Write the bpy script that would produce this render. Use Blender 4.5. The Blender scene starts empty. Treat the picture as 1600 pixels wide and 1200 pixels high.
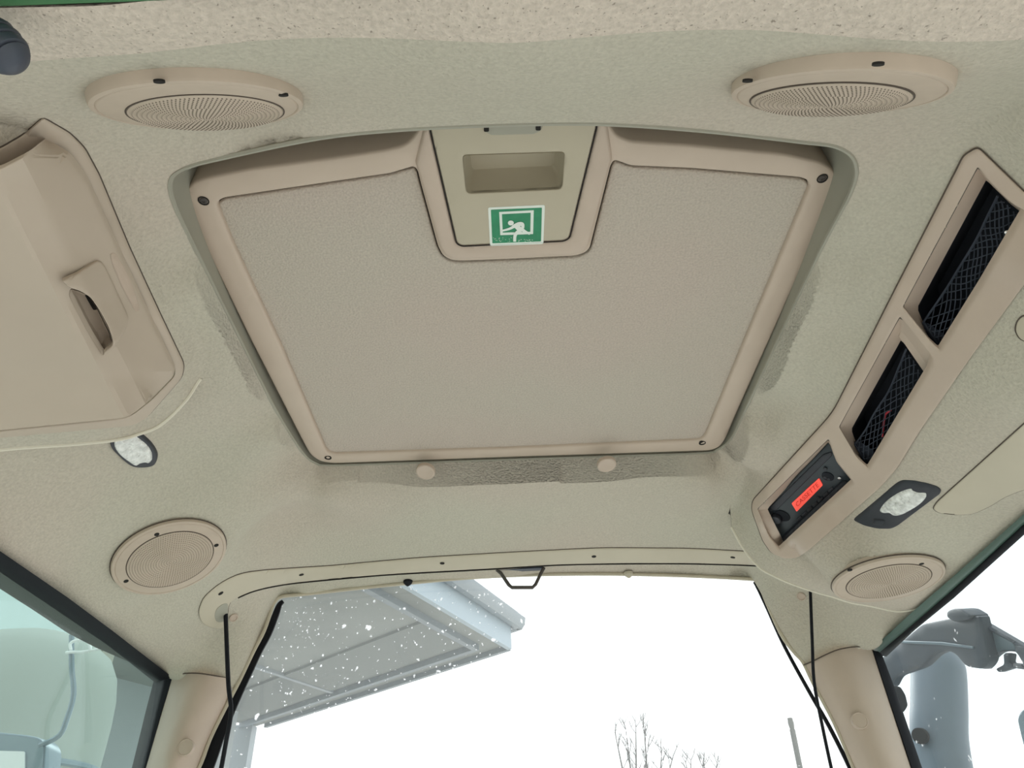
import bpy, bmesh, math, random
import numpy as np
from mathutils import Vector, Matrix
from mathutils.geometry import delaunay_2d_cdt
random.seed(7)
# ---------------------------------------------------------------- camera, world, light, exposure
F = 1100.0
Yc = np.array([18., -801., -1100.]); Yc /= np.linalg.norm(Yc)
Xc = np.array([1., .041, (18 - 801 * .041) / 1100]); Xc /= np.linalg.norm(Xc)
Zc = np.cross(Xc, Yc)
M = np.array([Xc, Yc, Zc])                     # rows: world axes written in camera axes
sc = bpy.context.scene
cd = bpy.data.cameras.new('camera'); cam = bpy.data.objects.new('camera', cd)
sc.collection.objects.link(cam); sc.camera = cam
cd.sensor_width = 36; cd.lens = F / 1600 * 36; cd.clip_start = .02; cd.clip_end = 400
R = Matrix([[float(v) for v in r] for r in M])
cam.matrix_world = R.to_4x4()
sc.view_settings.view_transform = 'Standard'; sc.view_settings.look = 'None'
sc.view_settings.gamma = 1; sc.view_settings.use_curve_mapping = False
sc.view_settings.exposure = 0.0
w = bpy.data.worlds.new('overcast_sky'); sc.world = w; w.use_nodes = True
nt = w.node_tree; nt.nodes.clear()
bg = nt.nodes.new('ShaderNodeBackground'); wo = nt.nodes.new('ShaderNodeOutputWorld')
tc = nt.nodes.new('ShaderNodeTexCoord'); sx = nt.nodes.new('ShaderNodeSeparateXYZ'); cr = nt.nodes.new('ShaderNodeValToRGB')
nt.links.new(tc.outputs['Generated'], sx.inputs[0]); nt.links.new(sx.outputs['Z'], cr.inputs[0])
cr.color_ramp.elements[0].position = 0.0; cr.color_ramp.elements[0].color = (.93, .94, .94, 1)
cr.color_ramp.elements[1].position = 1.0; cr.color_ramp.elements[1].color = (1, 1, 1, 1)
nt.links.new(cr.outputs[0], bg.inputs['Color']); bg.inputs['Strength'].default_value = 1.85
nt.links.new(bg.outputs[0], wo.inputs[0])
sd = bpy.data.lights.new('sun', 'SUN'); sd.energy = 2.4; sd.angle = math.radians(40); sd.color = (1, .98, .94)
so = bpy.data.objects.new('sun', sd); sc.collection.objects.link(so); so.rotation_euler = (math.radians(-52), 0, math.radians(12))
sc.cycles.max_bounces = 10; sc.cycles.transparent_max_bounces = 16; sc.cycles.sample_clamp_indirect = 8
sc.cycles.caustics_reflective = False; sc.cycles.caustics_refractive = False
try: sc.cycles.use_denoising = True
except Exception: pass
GROUND = -2.3

# ---------------------------------------------------------------- pixel to place helpers
def rays(P):
    P = np.atleast_2d(np.array(P, float)[..., :2])
    c = np.stack([P[:, 0] - 800, 600 - P[:, 1], np.full(len(P), -F)], 1)
    return c @ M.T
def on_z(z):
    return lambda P: (lambda r: r * (z / r[:, 2:3]))(rays(P))
def on_y(y):
    return lambda P: (lambda r: r * (y / r[:, 1:2]))(rays(P))
def on_x(x):
    return lambda P: (lambda r: r * (x / r[:, 0:1]))(rays(P))
def on_plane(c, n):
    c = np.array(c, float); n = np.array(n, float)
    return lambda P: (lambda r: r * ((c @ n) / (r @ n))[:, None])(rays(P))
def px_z(L):                                      # list of (px, py, z) to 3D
    L = np.array(L, float); r = rays(L); return r * (L[:, 2] / r[:, 2])[:, None]
def px_y(L):
    L = np.array(L, float); r = rays(L); return r * (L[:, 2] / r[:, 1])[:, None]
def proj(P):
    c = np.array(P) @ M; return np.stack([800 + F * c[:, 0] / -c[:, 2], 600 - F * c[:, 1] / -c[:, 2]], 1)
class TPS:                                        # thin plate spline height field over the plan
    def __init__(s, P, lam=1e-4):
        P = np.array(P, float); s.c = P[:, :2]; n = len(P)
        K = s.k(s.c); A = np.zeros((n + 3, n + 3)); A[:n, :n] = K + lam * np.eye(n)
        A[:n, n] = 1; A[:n, n + 1:] = s.c; A[n, :n] = 1; A[n + 1:, :n] = s.c.T
        s.w = np.linalg.solve(A, np.concatenate([P[:, 2], [0, 0, 0]]))
    def k(s, X):
        d2 = ((X[:, None, :] - s.c[None]) ** 2).sum(2); return .5 * d2 * np.log(d2 + 1e-12)
    def __call__(s, X):
        X = np.atleast_2d(X); out = np.empty(len(X))
        for i in range(0, len(X), 20000):
            x = X[i:i + 20000]; out[i:i + 20000] = s.k(x) @ s.w[:-3] + s.w[-3] + x @ s.w[-2:]
        return out
def on_surf(Z, off=0.0):
    def f(P):
        r = rays(P); r = r / r[:, 2:3]
        g = lambda h: h - (Z(r[:, :2] * h[:, None]) - off)
        n = len(r); hs = np.linspace(.2, .62, 60); lo = np.full(n, hs[0]); hi = np.full(n, hs[-1]); done = np.zeros(n, bool)
        for h in hs[1:]:
            v = g(np.full(n, h)) > 0
            new = v & ~done; hi[new] = h; done |= v; lo[~done] = h
        lo[done] = np.minimum(lo[done], hi[done])
        for _ in range(22):
            m = (lo + hi) / 2; v = g(m) > 0; hi = np.where(v, m, hi); lo = np.where(v, lo, m)
        return r * ((lo + hi) / 2)[:, None]
    return f
# ---- 2D outlines
def rnd(P, r=6, n=5):                              # rounded polygon; r may be one number or one per corner
    out = []; N = len(P)
    for i in range(N):
        a, b, c = (np.array(P[(i + k) % N][:2], float) for k in (-1, 0, 1))
        rr = r[i] if isinstance(r, (list, tuple)) else r
        d1 = np.linalg.norm(a - b); d2 = np.linalg.norm(c - b); q = min(rr, d1 * .48, d2 * .48)
        if q < .2: out.append(b); continue
        p0 = b + (a - b) / d1 * q; p1 = b + (c - b) / d2 * q
        for k in range(n + 1):
            t = k / n; out.append((1 - t) ** 2 * p0 + 2 * t * (1 - t) * b + t * t * p1)
    return np.array(out)
def spl(P, n=6, closed=True):                      # Catmull-Rom
    P = [np.array(p, float) for p in P]; N = len(P); out = []
    for i in range(N if closed else N - 1):
        if closed: a, b, c, d = (P[(i + k) % N] for k in (-1, 0, 1, 2))
        else: a, b, c, d = P[max(i - 1, 0)], P[i], P[i + 1], P[min(i + 2, N - 1)]
        for k in range(n):
            t = k / n
            out.append(.5 * ((2 * b) + (c - a) * t + (2 * a - 5 * b + 4 * c - d) * t * t + (3 * b - a - 3 * c + d) * t ** 3))
    if not closed: out.append(P[-1])
    return np.array(out)
def ell(cx, cy, a, b, rot=0, n=48):
    t = np.linspace(0, 2 * np.pi, n, endpoint=False); c, s = math.cos(math.radians(rot)), math.sin(math.radians(rot))
    x, y = a * np.cos(t), b * np.sin(t)
    return np.stack([cx + x * c - y * s, cy + x * s + y * c], 1)
def resamp(L, step, closed=True):
    L = np.array(L, float); out = []
    n = len(L)
    for i in range(n if closed else n - 1):
        a, b = L[i], L[(i + 1) % n]; k = max(1, int(np.linalg.norm(b[:2] - a[:2]) / step))
        for j in range(k): out.append(a + (b - a) * j / k)
    if not closed: out.append(L[-1])
    return np.array(out)
def inside(P, L):
    P = np.atleast_2d(P); x, y = P[:, 0], P[:, 1]; r = np.zeros(len(P), bool); n = len(L)
    for i in range(n):
        x0, y0 = L[i][:2]; x1, y1 = L[(i + 1) % n][:2]
        if y0 == y1: continue
        m = ((y0 > y) != (y1 > y)) & (x < (x1 - x0) * (y - y0) / (y1 - y0) + x0); r ^= m
    return r
def dist(P, loops):
    d = np.full(len(P), 1e9)
    for L in loops:
        n = len(L)
        for i in range(n):
            a = L[i][:2]; b = L[(i + 1) % n][:2]; ab = b - a; l2 = ab @ ab
            if l2 < 1e-18: continue
            t = np.clip(((P - a) @ ab) / l2, 0, 1); d = np.minimum(d, np.linalg.norm(P - (a + t[:, None] * ab), axis=1))
    return d
def cdt(outer, holes, step, rings=()):
    loops = [resamp(outer, step)] + [resamp(h, step) for h in holes]
    lo, hi = loops[0].min(0), loops[0].max(0)
    gx, gy = np.meshgrid(np.arange(lo[0] + step * .5, hi[0], step), np.arange(lo[1] + step * .5, hi[1], step))
    gx[1::2] += step * .5
    G = np.stack([gx.ravel(), gy.ravel()], 1)
    def ok(Q, dm):
        m = inside(Q, loops[0])
        for h in loops[1:]: m &= ~inside(Q, h)
        Q = Q[m]
        return Q[dist(Q, loops) > dm] if len(Q) else Q
    base = max([step * .55] + [r * 1.25 for r in rings])
    pts = [ok(G, base)]
    for r in rings:
        for L in loops:
            nx = np.roll(L, -1, 0) - np.roll(L, 1, 0); nx /= np.linalg.norm(nx, axis=1)[:, None] + 1e-12
            nn = np.stack([-nx[:, 1], nx[:, 0]], 1)
            for s in (1, -1): pts.append(ok(L + nn * r * s, r * .93))
    V = np.concatenate(loops + pts); E = []; k = 0
    for L in loops:
        n = len(L); E += [(k + i, k + (i + 1) % n) for i in range(n)]; k += n
    vo, eo, fo, ov, oe, of = delaunay_2d_cdt([Vector((float(a), float(b))) for a, b in V], E, [], 0, 1e-9)
    vo = np.array([tuple(v) for v in vo]); T = np.array([f for f in fo if len(f) == 3])
    C = vo[T].mean(1); m = inside(C, loops[0])
    for h in loops[1:]: m &= ~inside(C, h)
    return vo, T[m], loops
# ---- object making
MATS = {}
def wloc(o):
    v = Vector((0, 0, 0))
    while o is not None: v += o.location; o = o.parent
    return v
def obj(name, V, Fc, mat, parent=None, smooth=True, ang=35, label=None):
    V = np.array(V, float); c = (V.min(0) + V.max(0)) / 2
    me = bpy.data.meshes.new(name); me.from_pydata([tuple(v) for v in V - c], [], [tuple(int(i) for i in f) for f in Fc]); me.update()
    bm = bmesh.new(); bm.from_mesh(me); bmesh.ops.recalc_face_normals(bm, faces=bm.faces)
    bm.to_mesh(me); bm.free()
    if smooth:
        me.polygons.foreach_set('use_smooth', [True] * len(me.polygons)); me.set_sharp_from_angle(angle=math.radians(ang))
    me.materials.append(MATS[mat] if isinstance(mat, str) else mat)
    o = bpy.data.objects.new(name, me); sc.collection.objects.link(o)
    o.location = Vector([float(x) for x in c]) - (wloc(parent) if parent is not None else Vector((0, 0, 0)))
    if parent is not None: o.parent = parent
    if label: o['label'] = label
    return o
def thing(name, label, cat, loc, group=None):
    o = bpy.data.objects.new(name, None); sc.collection.objects.link(o); o.empty_display_size = .02
    o.location = [float(v) for v in loc]; o['label'] = label; o['category'] = cat
    if group: o['group'] = group
    return o
def tag(o, label, cat, group=None):
    o['label'] = label; o['category'] = cat
    if group: o['group'] = group
    return o
def struct(o, label=None):
    o['kind'] = 'structure'
    if label: o['label'] = label
    return o
def panel(name, outer, mapf, mat, parent=None, holes=(), step=8, thick=.004, bev=0, bevr=0, back=(0, 0, 1), disp=None, label=None, ang=35, gap=None, kill=(), nfun=None):
    """a sheet following mapf inside the outline, with thickness towards back and edges rolled over by bev (m) within bevr (outline units)"""
    rings = [bevr * k for k in (.12, .4, .75)] if bevr else ()
    vo, T, loops = cdt(outer, list(holes), step, rings)
    P = mapf(vo)
    if len(kill):                                  # open the sheet where a fitting stands in it
        C3 = proj(P[T].mean(1)); m_ = np.zeros(len(T), bool)
        for L in kill: m_ |= inside(C3, L)
        T = T[~m_]
    back = np.array(back, float); back /= np.linalg.norm(back)
    if bevr:
        d = dist(vo, loops); u = np.clip(1 - d / bevr, 0, 1); P = P + back * (bev * (1 - np.sqrt(1 - u * u)))[:, None]
    if disp is not None: P = P + back * disp(vo)[:, None]
    n = len(P); Q = P + back * thick; Fc = [tuple(t) for t in T]
    cnt = {}
    for t in T:
        for i in range(3): a, b = int(t[i]), int(t[(i + 1) % 3]); cnt.setdefault((min(a, b), max(a, b)), []).append((a, b))
    Fc += [(t[2] + n, t[1] + n, t[0] + n) for t in T]
    for e, l in cnt.items():
        if len(l) == 1: a, b = l[0]; Fc.append((b, a, a + n, b + n))
    o = obj(name, np.concatenate([P, Q]), Fc, mat, parent, label=label, ang=ang)
    if nfun is not None:
        e = 2e-4; zx = (nfun(vo + [e, 0]) - nfun(vo - [e, 0])) / (2 * e); zy = (nfun(vo + [0, e]) - nfun(vo - [0, e])) / (2 * e)
        N = np.column_stack([zx, zy, -np.ones(n)]); N /= np.linalg.norm(N, axis=1)[:, None]
        o.data.set_sharp_from_angle(angle=3.2); o.data.normals_split_custom_set_from_vertices([tuple(v) for v in np.concatenate([N, -N])])
    if gap:
        L = mapf(loops[0]); L = np.concatenate([L, L[:1]]) + back * gap[1]; tube('shadow_gap', L, gap[0], 'gap_brown', parent if parent is not None else o, n=5)
    return o
def loft(name, rows, mat, parent=None, closed=False, caps=False, label=None, ang=40):
    m = len(rows[0]); V = np.concatenate([np.array(r, float) for r in rows]); Fc = []
    for i in range(len(rows) - 1):
        for j in range(m if closed else m - 1):
            k = (j + 1) % m; Fc.append((i * m + j, i * m + k, (i + 1) * m + k, (i + 1) * m + j))
    if caps: Fc.append(tuple(range(m))[::-1]); Fc.append(tuple((len(rows) - 1) * m + j for j in range(m)))
    return obj(name, V, Fc, mat, parent, label=label, ang=ang)
def tube_vf(P, r, n=8):
    P = np.array(P, float); V = []; Fc = []; N = len(P); rr = r if hasattr(r, '__len__') else [r] * N
    up = None
    for i in range(N):
        t = P[min(i + 1, N - 1)] - P[max(i - 1, 0)]; t /= np.linalg.norm(t) + 1e-12
        if up is None: up = np.cross(t, [.3, .5, .81])
        a = up - t * (up @ t); a /= np.linalg.norm(a); up = a; b = np.cross(t, a)
        for k in range(n):
            q = 2 * math.pi * k / n; V.append(P[i] + rr[i] * (a * math.cos(q) + b * math.sin(q)))
    for i in range(N - 1):
        for k in range(n): Fc.append((i * n + k, i * n + (k + 1) % n, (i + 1) * n + (k + 1) % n, (i + 1) * n + k))
    Fc.append(tuple(range(n))[::-1]); Fc.append(tuple((N - 1) * n + k for k in range(n)))
    return V, Fc
def tube(name, P, r, mat, parent=None, n=8, label=None):
    V, Fc = tube_vf(P, r, n); return obj(name, V, Fc, mat, parent, label=label)
def merge(L):
    V = []; Fc = []
    for v, f in L:
        k = len(V); V += [tuple(x) for x in v]; Fc += [tuple(i + k for i in q) for q in f]
    return V, Fc
def frame(n):
    n = np.array(n, float); n /= np.linalg.norm(n); a = np.cross([0, 1, 0], n)
    a /= np.linalg.norm(a); return a, np.cross(n, a), n
def lathe(name, c, n, prof, mat, parent=None, seg=48, ax=None, label=None, ang=30):
    """prof: (radius, height along n) pairs"""
    a, b, n = frame(n); V = []; Fc = []; c = np.array(c, float)
    for r, h in prof:
        for k in range(seg):
            t = 2 * math.pi * k / seg; V.append(c + n * h + r * (a * math.cos(t) + b * math.sin(t)))
    m = len(prof)
    for i in range(m - 1):
        for k in range(seg): Fc.append((i * seg + k, i * seg + (k + 1) % seg, (i + 1) * seg + (k + 1) % seg, (i + 1) * seg + k))
    if prof[0][0] > 1e-5: Fc.append(tuple(range(seg))[::-1])
    if prof[-1][0] > 1e-5: Fc.append(tuple((m - 1) * seg + k for k in range(seg)))
    return obj(name, V, Fc, mat, parent, label=label, ang=ang)
def box_vf(c, s, rz=0, T=None):
    V = []; cz, sz = math.cos(rz), math.sin(rz)
    for z in (-1, 1):
        for y in (-1, 1):
            for x in (-1, 1):
                X, Y = x * s[0] / 2, y * s[1] / 2; V.append((c[0] + X * cz - Y * sz, c[1] + X * sz + Y * cz, c[2] + z * s[2] / 2))
    return V, [(0, 2, 3, 1), (4, 5, 7, 6), (0, 1, 5, 4), (2, 6, 7, 3), (0, 4, 6, 2), (1, 3, 7, 5)]

# ---------------------------------------------------------------- materials
def mat(name, col, rough=.6, metal=0, var=0, vscale=300, bump=0, bscale=400, spec=.4, trans=None, emit=None, dist_=.001, warm=0, dots=None, grain='noise'):
    m = bpy.data.materials.new(name); m.use_nodes = True; n = m.node_tree; b = n.nodes['Principled BSDF']
    b.inputs['Base Color'].default_value = (*col, 1); b.inputs['Roughness'].default_value = rough; b.inputs['Metallic'].default_value = metal
    b.inputs['Specular IOR Level'].default_value = spec
    t = n.nodes.new('ShaderNodeNewGeometry')
    src = None
    if var:
        no = n.nodes.new('ShaderNodeTexNoise'); no.inputs['Scale'].default_value = vscale; no.inputs['Detail'].default_value = 3
        n.links.new(t.outputs['Position'], no.inputs['Vector'])
        mr = n.nodes.new('ShaderNodeMapRange'); mr.inputs[1].default_value = .3; mr.inputs[2].default_value = .7
        mr.inputs[3].default_value = 1 - var; mr.inputs[4].default_value = 1 + var * .6; n.links.new(no.outputs['Fac'], mr.inputs[0])
        mx = n.nodes.new('ShaderNodeVectorMath'); mx.operation = 'SCALE'; mx.inputs[0].default_value = col
        n.links.new(mr.outputs[0], mx.inputs['Scale']); src = mx.outputs[0]
    if warm:                                       # slow drift between the greyer and the pinker tone of the cloth
        n2 = n.nodes.new('ShaderNodeTexNoise'); n2.inputs['Scale'].default_value = 3.5; n2.inputs['Detail'].default_value = 1
        n.links.new(t.outputs['Position'], n2.inputs['Vector'])
        m2 = n.nodes.new('ShaderNodeMix'); m2.data_type = 'RGBA'; m2.blend_type = 'MULTIPLY'; m2.inputs[0].default_value = 1
        c2 = n.nodes.new('ShaderNodeValToRGB'); c2.color_ramp.elements[0].position = .4; c2.color_ramp.elements[1].position = .6
        c2.color_ramp.elements[0].color = (1 - warm * .7, 1, 1 - warm * .3, 1); c2.color_ramp.elements[1].color = (1 + 0, 1 - warm * .6, 1 - warm * .5, 1)
        n.links.new(n2.outputs['Fac'], c2.inputs[0]); n.links.new(c2.outputs[0], m2.inputs['B'])
        if src: n.links.new(src, m2.inputs['A'])
        else: m2.inputs['A'].default_value = (*col, 1)
        src = m2.outputs['Result']
    if dots:                                       # sparse dark specks
        vo = n.nodes.new('ShaderNodeTexNoise'); vo.inputs['Scale'].default_value = dots[0]; vo.inputs['Detail'].default_value = 2
        n.links.new(t.outputs['Position'], vo.inputs['Vector'])
        r3 = n.nodes.new('ShaderNodeMapRange'); r3.inputs[1].default_value = dots[1]; r3.inputs[2].default_value = dots[1] + .05
        r3.inputs[3].default_value = 0; r3.inputs[4].default_value = .6; n.links.new(vo.outputs['Fac'], r3.inputs[0])
        m3 = n.nodes.new('ShaderNodeMix'); m3.data_type = 'RGBA'; m3.inputs['B'].default_value = (.16, .13, .10, 1)
        n.links.new(r3.outputs[0], m3.inputs[0])
        if src: n.links.new(src, m3.inputs['A'])
        else: m3.inputs['A'].default_value = (*col, 1)
        src = m3.outputs['Result']
    if src: n.links.new(src, b.inputs['Base Color'])
    if bump:
        no = n.nodes.new('ShaderNodeTexNoise' if grain == 'noise' else 'ShaderNodeTexVoronoi'); no.inputs['Scale'].default_value = bscale
        if grain == 'noise': no.inputs['Detail'].default_value = 2
        n.links.new(t.outputs['Position'], no.inputs['Vector'])
        bu = n.nodes.new('ShaderNodeBump'); bu.inputs['Strength'].default_value = bump; bu.inputs['Distance'].default_value = dist_
        n.links.new(no.outputs['Fac' if grain == 'noise' else 'Distance'], bu.inputs['Height']); n.links.new(bu.outputs[0], b.inputs['Normal'])
    if emit:
        b.inputs['Emission Color'].default_value = (*col, 1); b.inputs['Emission Strength'].default_value = emit
    MATS[name] = m; return m
mat('headliner_cloth', (.56, .515, .435), .95, var=.10, vscale=330, bump=.9, bscale=330, spec=.15, dist_=.0016, warm=.04)
mat('front_cloth', (.66, .585, .505), .95, var=.13, vscale=300, bump=1, bscale=300, spec=.15, dist_=.002, dots=(420, .66))
mat('hatch_cloth', (.56, .495, .43), .95, var=.12, vscale=420, bump=1, bscale=420, spec=.15, dist_=.0014, warm=.03)
mat('beige_plastic', (.56, .46, .38), .5, var=.03, vscale=30, bump=.15, bscale=900, spec=.35, dist_=.0004)
mat('frame_plastic', (.58, .48, .395), .5, var=.03, vscale=20, spec=.35)
mat('latch_plastic', (.50, .45, .345), .5, var=.03, vscale=20, spec=.35)
mat('lid_plastic', (.53, .45, .37), .55, var=.03, vscale=14, spec=.3)
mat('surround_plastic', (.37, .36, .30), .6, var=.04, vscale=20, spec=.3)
mat('lip_highlight', (.72, .68, .57), .5)  # bright highlight of the housing edges put into a pale colour
mat('trim_plastic', (.56, .51, .405), .55, var=.03, vscale=20, spec=.3)
mat('speaker_plastic', (.55, .46, .375), .55, var=.04, vscale=60, spec=.3)
mat('dark_gap', (.02, .018, .016), .9)
mat('gap_brown', (.10, .08, .065), .9)
mat('black_rubber', (.008, .009, .013), .6, spec=.2)
mat('black_plastic', (.022, .026, .036), .42, spec=.5)
mat('radio_plastic', (.028, .04, .05), .35, spec=.5)
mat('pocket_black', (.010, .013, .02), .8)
mat('net_cord', (.035, .045, .065), .8)
mat('screw_metal', (.10, .09, .085), .45, metal=.6)
mat('green_paint', (.05, .19, .075), .5, var=.1, vscale=10)
mat('green_seal', (.055, .11, .085), .4, spec=.5)
mat('knob_plastic', (.05, .06, .085), .45, spec=.5)
mat('label_white', (.80, .86, .80), .5)
mat('label_green', (.03, .27, .13), .45, var=.15, vscale=60)
mat('red_display', (1.0, .10, .07), .4, emit=.55)
mat('display_text', (.45, .02, .015), .5)
mat('lamp_lens', (.86, .88, .86), .2, var=.25, vscale=130, bump=1, bscale=160, dist_=.004, spec=.8)
mat('chrome', (.8, .8, .8), .2, metal=1)
mat('red_wire', (.5, .03, .05), .5)
mat('roof_shell', (.10, .10, .09), .8)
mat('gravel', (.56, .55, .52), .95, var=.2, vscale=6)
mat('shed_soffit', (.27, .29, .275), .7, var=.15, vscale=1.2)
mat('shed_fascia', (.22, .26, .29), .5, var=.1, vscale=3)
mat('shed_bright', (.40, .49, .56), .5)
mat('shed_dark', (.20, .22, .21), .7)
mat('shed_trim', (.30, .34, .37), .5)
mat('shed_wall', (.42, .46, .48), .8, var=.06, vscale=2)
mat('twig', (.12, .11, .11), .9)
mat('pole_paint', (.14, .14, .13), .6)
mat('arm_plastic', (.035, .05, .068), .45, var=.15, vscale=12)
mat('pipe_blue', (.15, .20, .245), .4, var=.12, vscale=9)
mat('mirror_back', (.19, .26, .30), .35)
mat('tank_green', (.34, .38, .34), .6, var=.08, vscale=2)
mat('sky_cyan', (.66, .80, .80), .6)
mat('wall_beige', (.36, .36, .30), .8, var=.15, vscale=1.5)
mat('overhang_grey', (.085, .085, .07), .8, var=.1, vscale=4)
mat('white_plastic', (.88, .90, .90), .4)
mat('steel_blue', (.18, .24, .28), .3, metal=.2)
# speaker grille: rings are modelled, the fine holes along them are too small to pick apart
def grille_mat():
    m = mat('speaker_grille', (.55, .47, .385), .7, spec=.2); n = m.node_tree; b = n.nodes['Principled BSDF']
    u = n.nodes.new('ShaderNodeUVMap'); u.uv_map = 'polar'
    s = n.nodes.new('ShaderNodeSeparateXYZ'); n.links.new(u.outputs[0], s.inputs[0])
    def mth(op, a, bb=None):
        k = n.nodes.new('ShaderNodeMath'); k.operation = op
        for i, v in enumerate((a, bb)):
            if v is None: continue
            if isinstance(v, (int, float)): k.inputs[i].default_value = v
            else: n.links.new(v, k.inputs[i])
        return k.outputs[0]
    ring = mth('SINE', mth('MULTIPLY', s.outputs[0], 2 * math.pi)); row = mth('SINE', mth('MULTIPLY', s.outputs[1], 2 * math.pi))
    h = mth('MULTIPLY', mth('MAXIMUM', ring, 0.), mth('MAXIMUM', row, 0.))
    mr = n.nodes.new('ShaderNodeMapRange'); mr.inputs[1].default_value = .1; mr.inputs[2].default_value = .55; n.links.new(h, mr.inputs[0])
    mx = n.nodes.new('ShaderNodeMix'); mx.data_type = 'RGBA'; mx.inputs['A'].default_value = (.56, .475, .39, 1); mx.inputs['B'].default_value = (.14, .11, .085, 1)
    n.links.new(mr.outputs[0], mx.inputs[0]); n.links.new(mx.outputs['Result'], b.inputs['Base Color'])
grille_mat()
def glass(name, tint, haze=.04, specks=None):
    m = bpy.data.materials.new(name); m.use_nodes = True; n = m.node_tree; n.nodes.clear()
    o = n.nodes.new('ShaderNodeOutputMaterial'); tr = n.nodes.new('ShaderNodeBsdfTransparent'); tr.inputs[0].default_value = (*tint, 1)
    gl = n.nodes.new('ShaderNodeBsdfGlossy'); gl.inputs['Roughness'].default_value = .02
    mx = n.nodes.new('ShaderNodeMixShader'); mx.inputs[0].default_value = .035
    n.links.new(tr.outputs[0], mx.inputs[1]); n.links.new(gl.outputs[0], mx.inputs[2])
    tl = n.nodes.new('ShaderNodeBsdfTranslucent'); tl.inputs[0].default_value = (.8, .85, .88, 1)
    m2 = n.nodes.new('ShaderNodeMixShader'); m2.inputs[0].default_value = haze
    n.links.new(mx.outputs[0], m2.inputs[1]); n.links.new(tl.outputs[0], m2.inputs[2]); last = m2
    if specks:
        t = n.nodes.new('ShaderNodeNewGeometry')
        fac = None
        for sc_, th in specks:
            no = n.nodes.new('ShaderNodeTexNoise'); no.inputs['Scale'].default_value = sc_; no.inputs['Detail'].default_value = 1.5
            n.links.new(t.outputs['Position'], no.inputs['Vector'])
            mr = n.nodes.new('ShaderNodeMapRange'); mr.inputs[1].default_value = th; mr.inputs[2].default_value = th + .04; mr.inputs[4].default_value = .75
            n.links.new(no.outputs['Fac'], mr.inputs[0])
            if fac is None: fac = mr.outputs[0]
            else:
                mm = n.nodes.new('ShaderNodeMath'); mm.operation = 'MAXIMUM'; n.links.new(fac, mm.inputs[0]); n.links.new(mr.outputs[0], mm.inputs[1]); fac = mm.outputs[0]
        m3 = n.nodes.new('ShaderNodeMixShader'); n.links.new(fac, m3.inputs[0]); n.links.new(last.outputs[0], m3.inputs[1])
        t2 = n.nodes.new('ShaderNodeBsdfTranslucent'); t2.inputs[0].default_value = (.9, .92, .95, 1); n.links.new(t2.outputs[0], m3.inputs[2]); last = m3
    n.links.new(last.outputs[0], o.inputs[0]); MATS[name] = m
glass('rear_glass', (.95, .97, .97), .07, [(150, .69), (60, .72)])
glass('left_glass', (.80, .90, .89), .05)
glass('right_glass', (.92, .96, .97), .03, [(60, .74)])

# ---------------------------------------------------------------- heights of the moulded headliner (z over plan)
X0 = .012
prof = {  # |x| : (y, z) pairs, front slope to rear window
 0: [(.05,.352),(.12,.356),(.17,.362),(.2,.374),(.235,.402),(.28,.446),(.335,.487),(1.0,.509),(1.1,.508),(1.2,.501),(1.29,.488)],
 .2: [(.05,.35),(.12,.354),(.17,.36),(.2,.372),(.235,.400),(.28,.444),(.335,.486),(1.0,.509),(1.1,.507),(1.2,.500),(1.29,.487)],
 .33: [(.05,.345),(.12,.35),(.17,.356),(.2,.368),(.24,.402),(.28,.436),(1.0,.512),(1.1,.506),(1.2,.495),(1.29,.479)],
 .40: [(.05,.34),(.12,.345),(.2,.36),(.28,.425),(.4,.478),(.6,.488),(.8,.485),(1.0,.484),(1.1,.482),(1.2,.477),(1.29,.472)],
 .46: [(.05,.33),(.12,.335),(.2,.35),(.28,.40),(.4,.440),(.6,.445),(.8,.442),(1.0,.442),(1.15,.442),(1.22,.443)],
 .52: [(.05,.32),(.2,.34),(.35,.385),(.6,.392),(.8,.388),(1.0,.390),(1.15,.395),(1.22,.388)],
 .58: [(.05,.32),(.2,.33),(.35,.34),(.6,.345),(.8,.35),(1.0,.352),(1.15,.355),(1.22,.35)],
 .62: [(.05,.32),(.35,.325),(.75,.325),(1.0,.325),(1.15,.325)]}
ctrl = []
for ax, l in prof.items():
    for y, z in l:
        if ax >= .58 and y > .6: continue
        ctrl.append((X0 + ax, y, z))
        if ax: ctrl.append((X0 - ax, y, z))
win_edge = [(366,1078),(375,1062),(395,1020),(413,985),(425,950),(430,940),(441,932),(480,928),(560,919),(640,911),(730,903),(835,898),(960,897),(1080,900),(1174,905),(1185,908),(1195,934),(1220,990),(1240,1018),(1255,1035)]
win3 = px_y([(a, b, 1.29) for a, b in win_edge])
pil_l = px_y([(265,1061,1.277),(300,1053,1.245),(335,1058,1.26)])
pil_r = px_y([(1262,1038,1.285),(1300,1022,1.26),(1335,1013,1.25),(1365,1015,1.28)])
ctrl += [tuple(p) for p in win3[[0,1,3,5,8,11,14,16,17,19]]] + [tuple(p) for p in pil_l] + [tuple(p) for p in pil_r]
rim_px = [(290,262,.502),(350,246,.499),(500,215,.492),(640,201,.487),(800,194,.485),(940,193,.486),(1100,204,.49),(1250,221,.497),(1310,230,.50),(1337,255,.503),(1330,300,.508),(1283,390,.52),(1225,512,.529),(1165,640,.534),(1143,685,.539),(1122,702,.545),
          (1095,708,.550),(950,713,.550),(800,718,.550),(650,723,.550),(520,727,.550),(492,723,.545),(470,704,.539),(430,640,.534),(374,530,.529),(305,390,.52),(272,320,.508),(266,282,.504)]
rim3 = px_z(rim_px)
rim3s = spl(rim3, 5)
ctrl += [tuple(p) for p in rim3]
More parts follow.
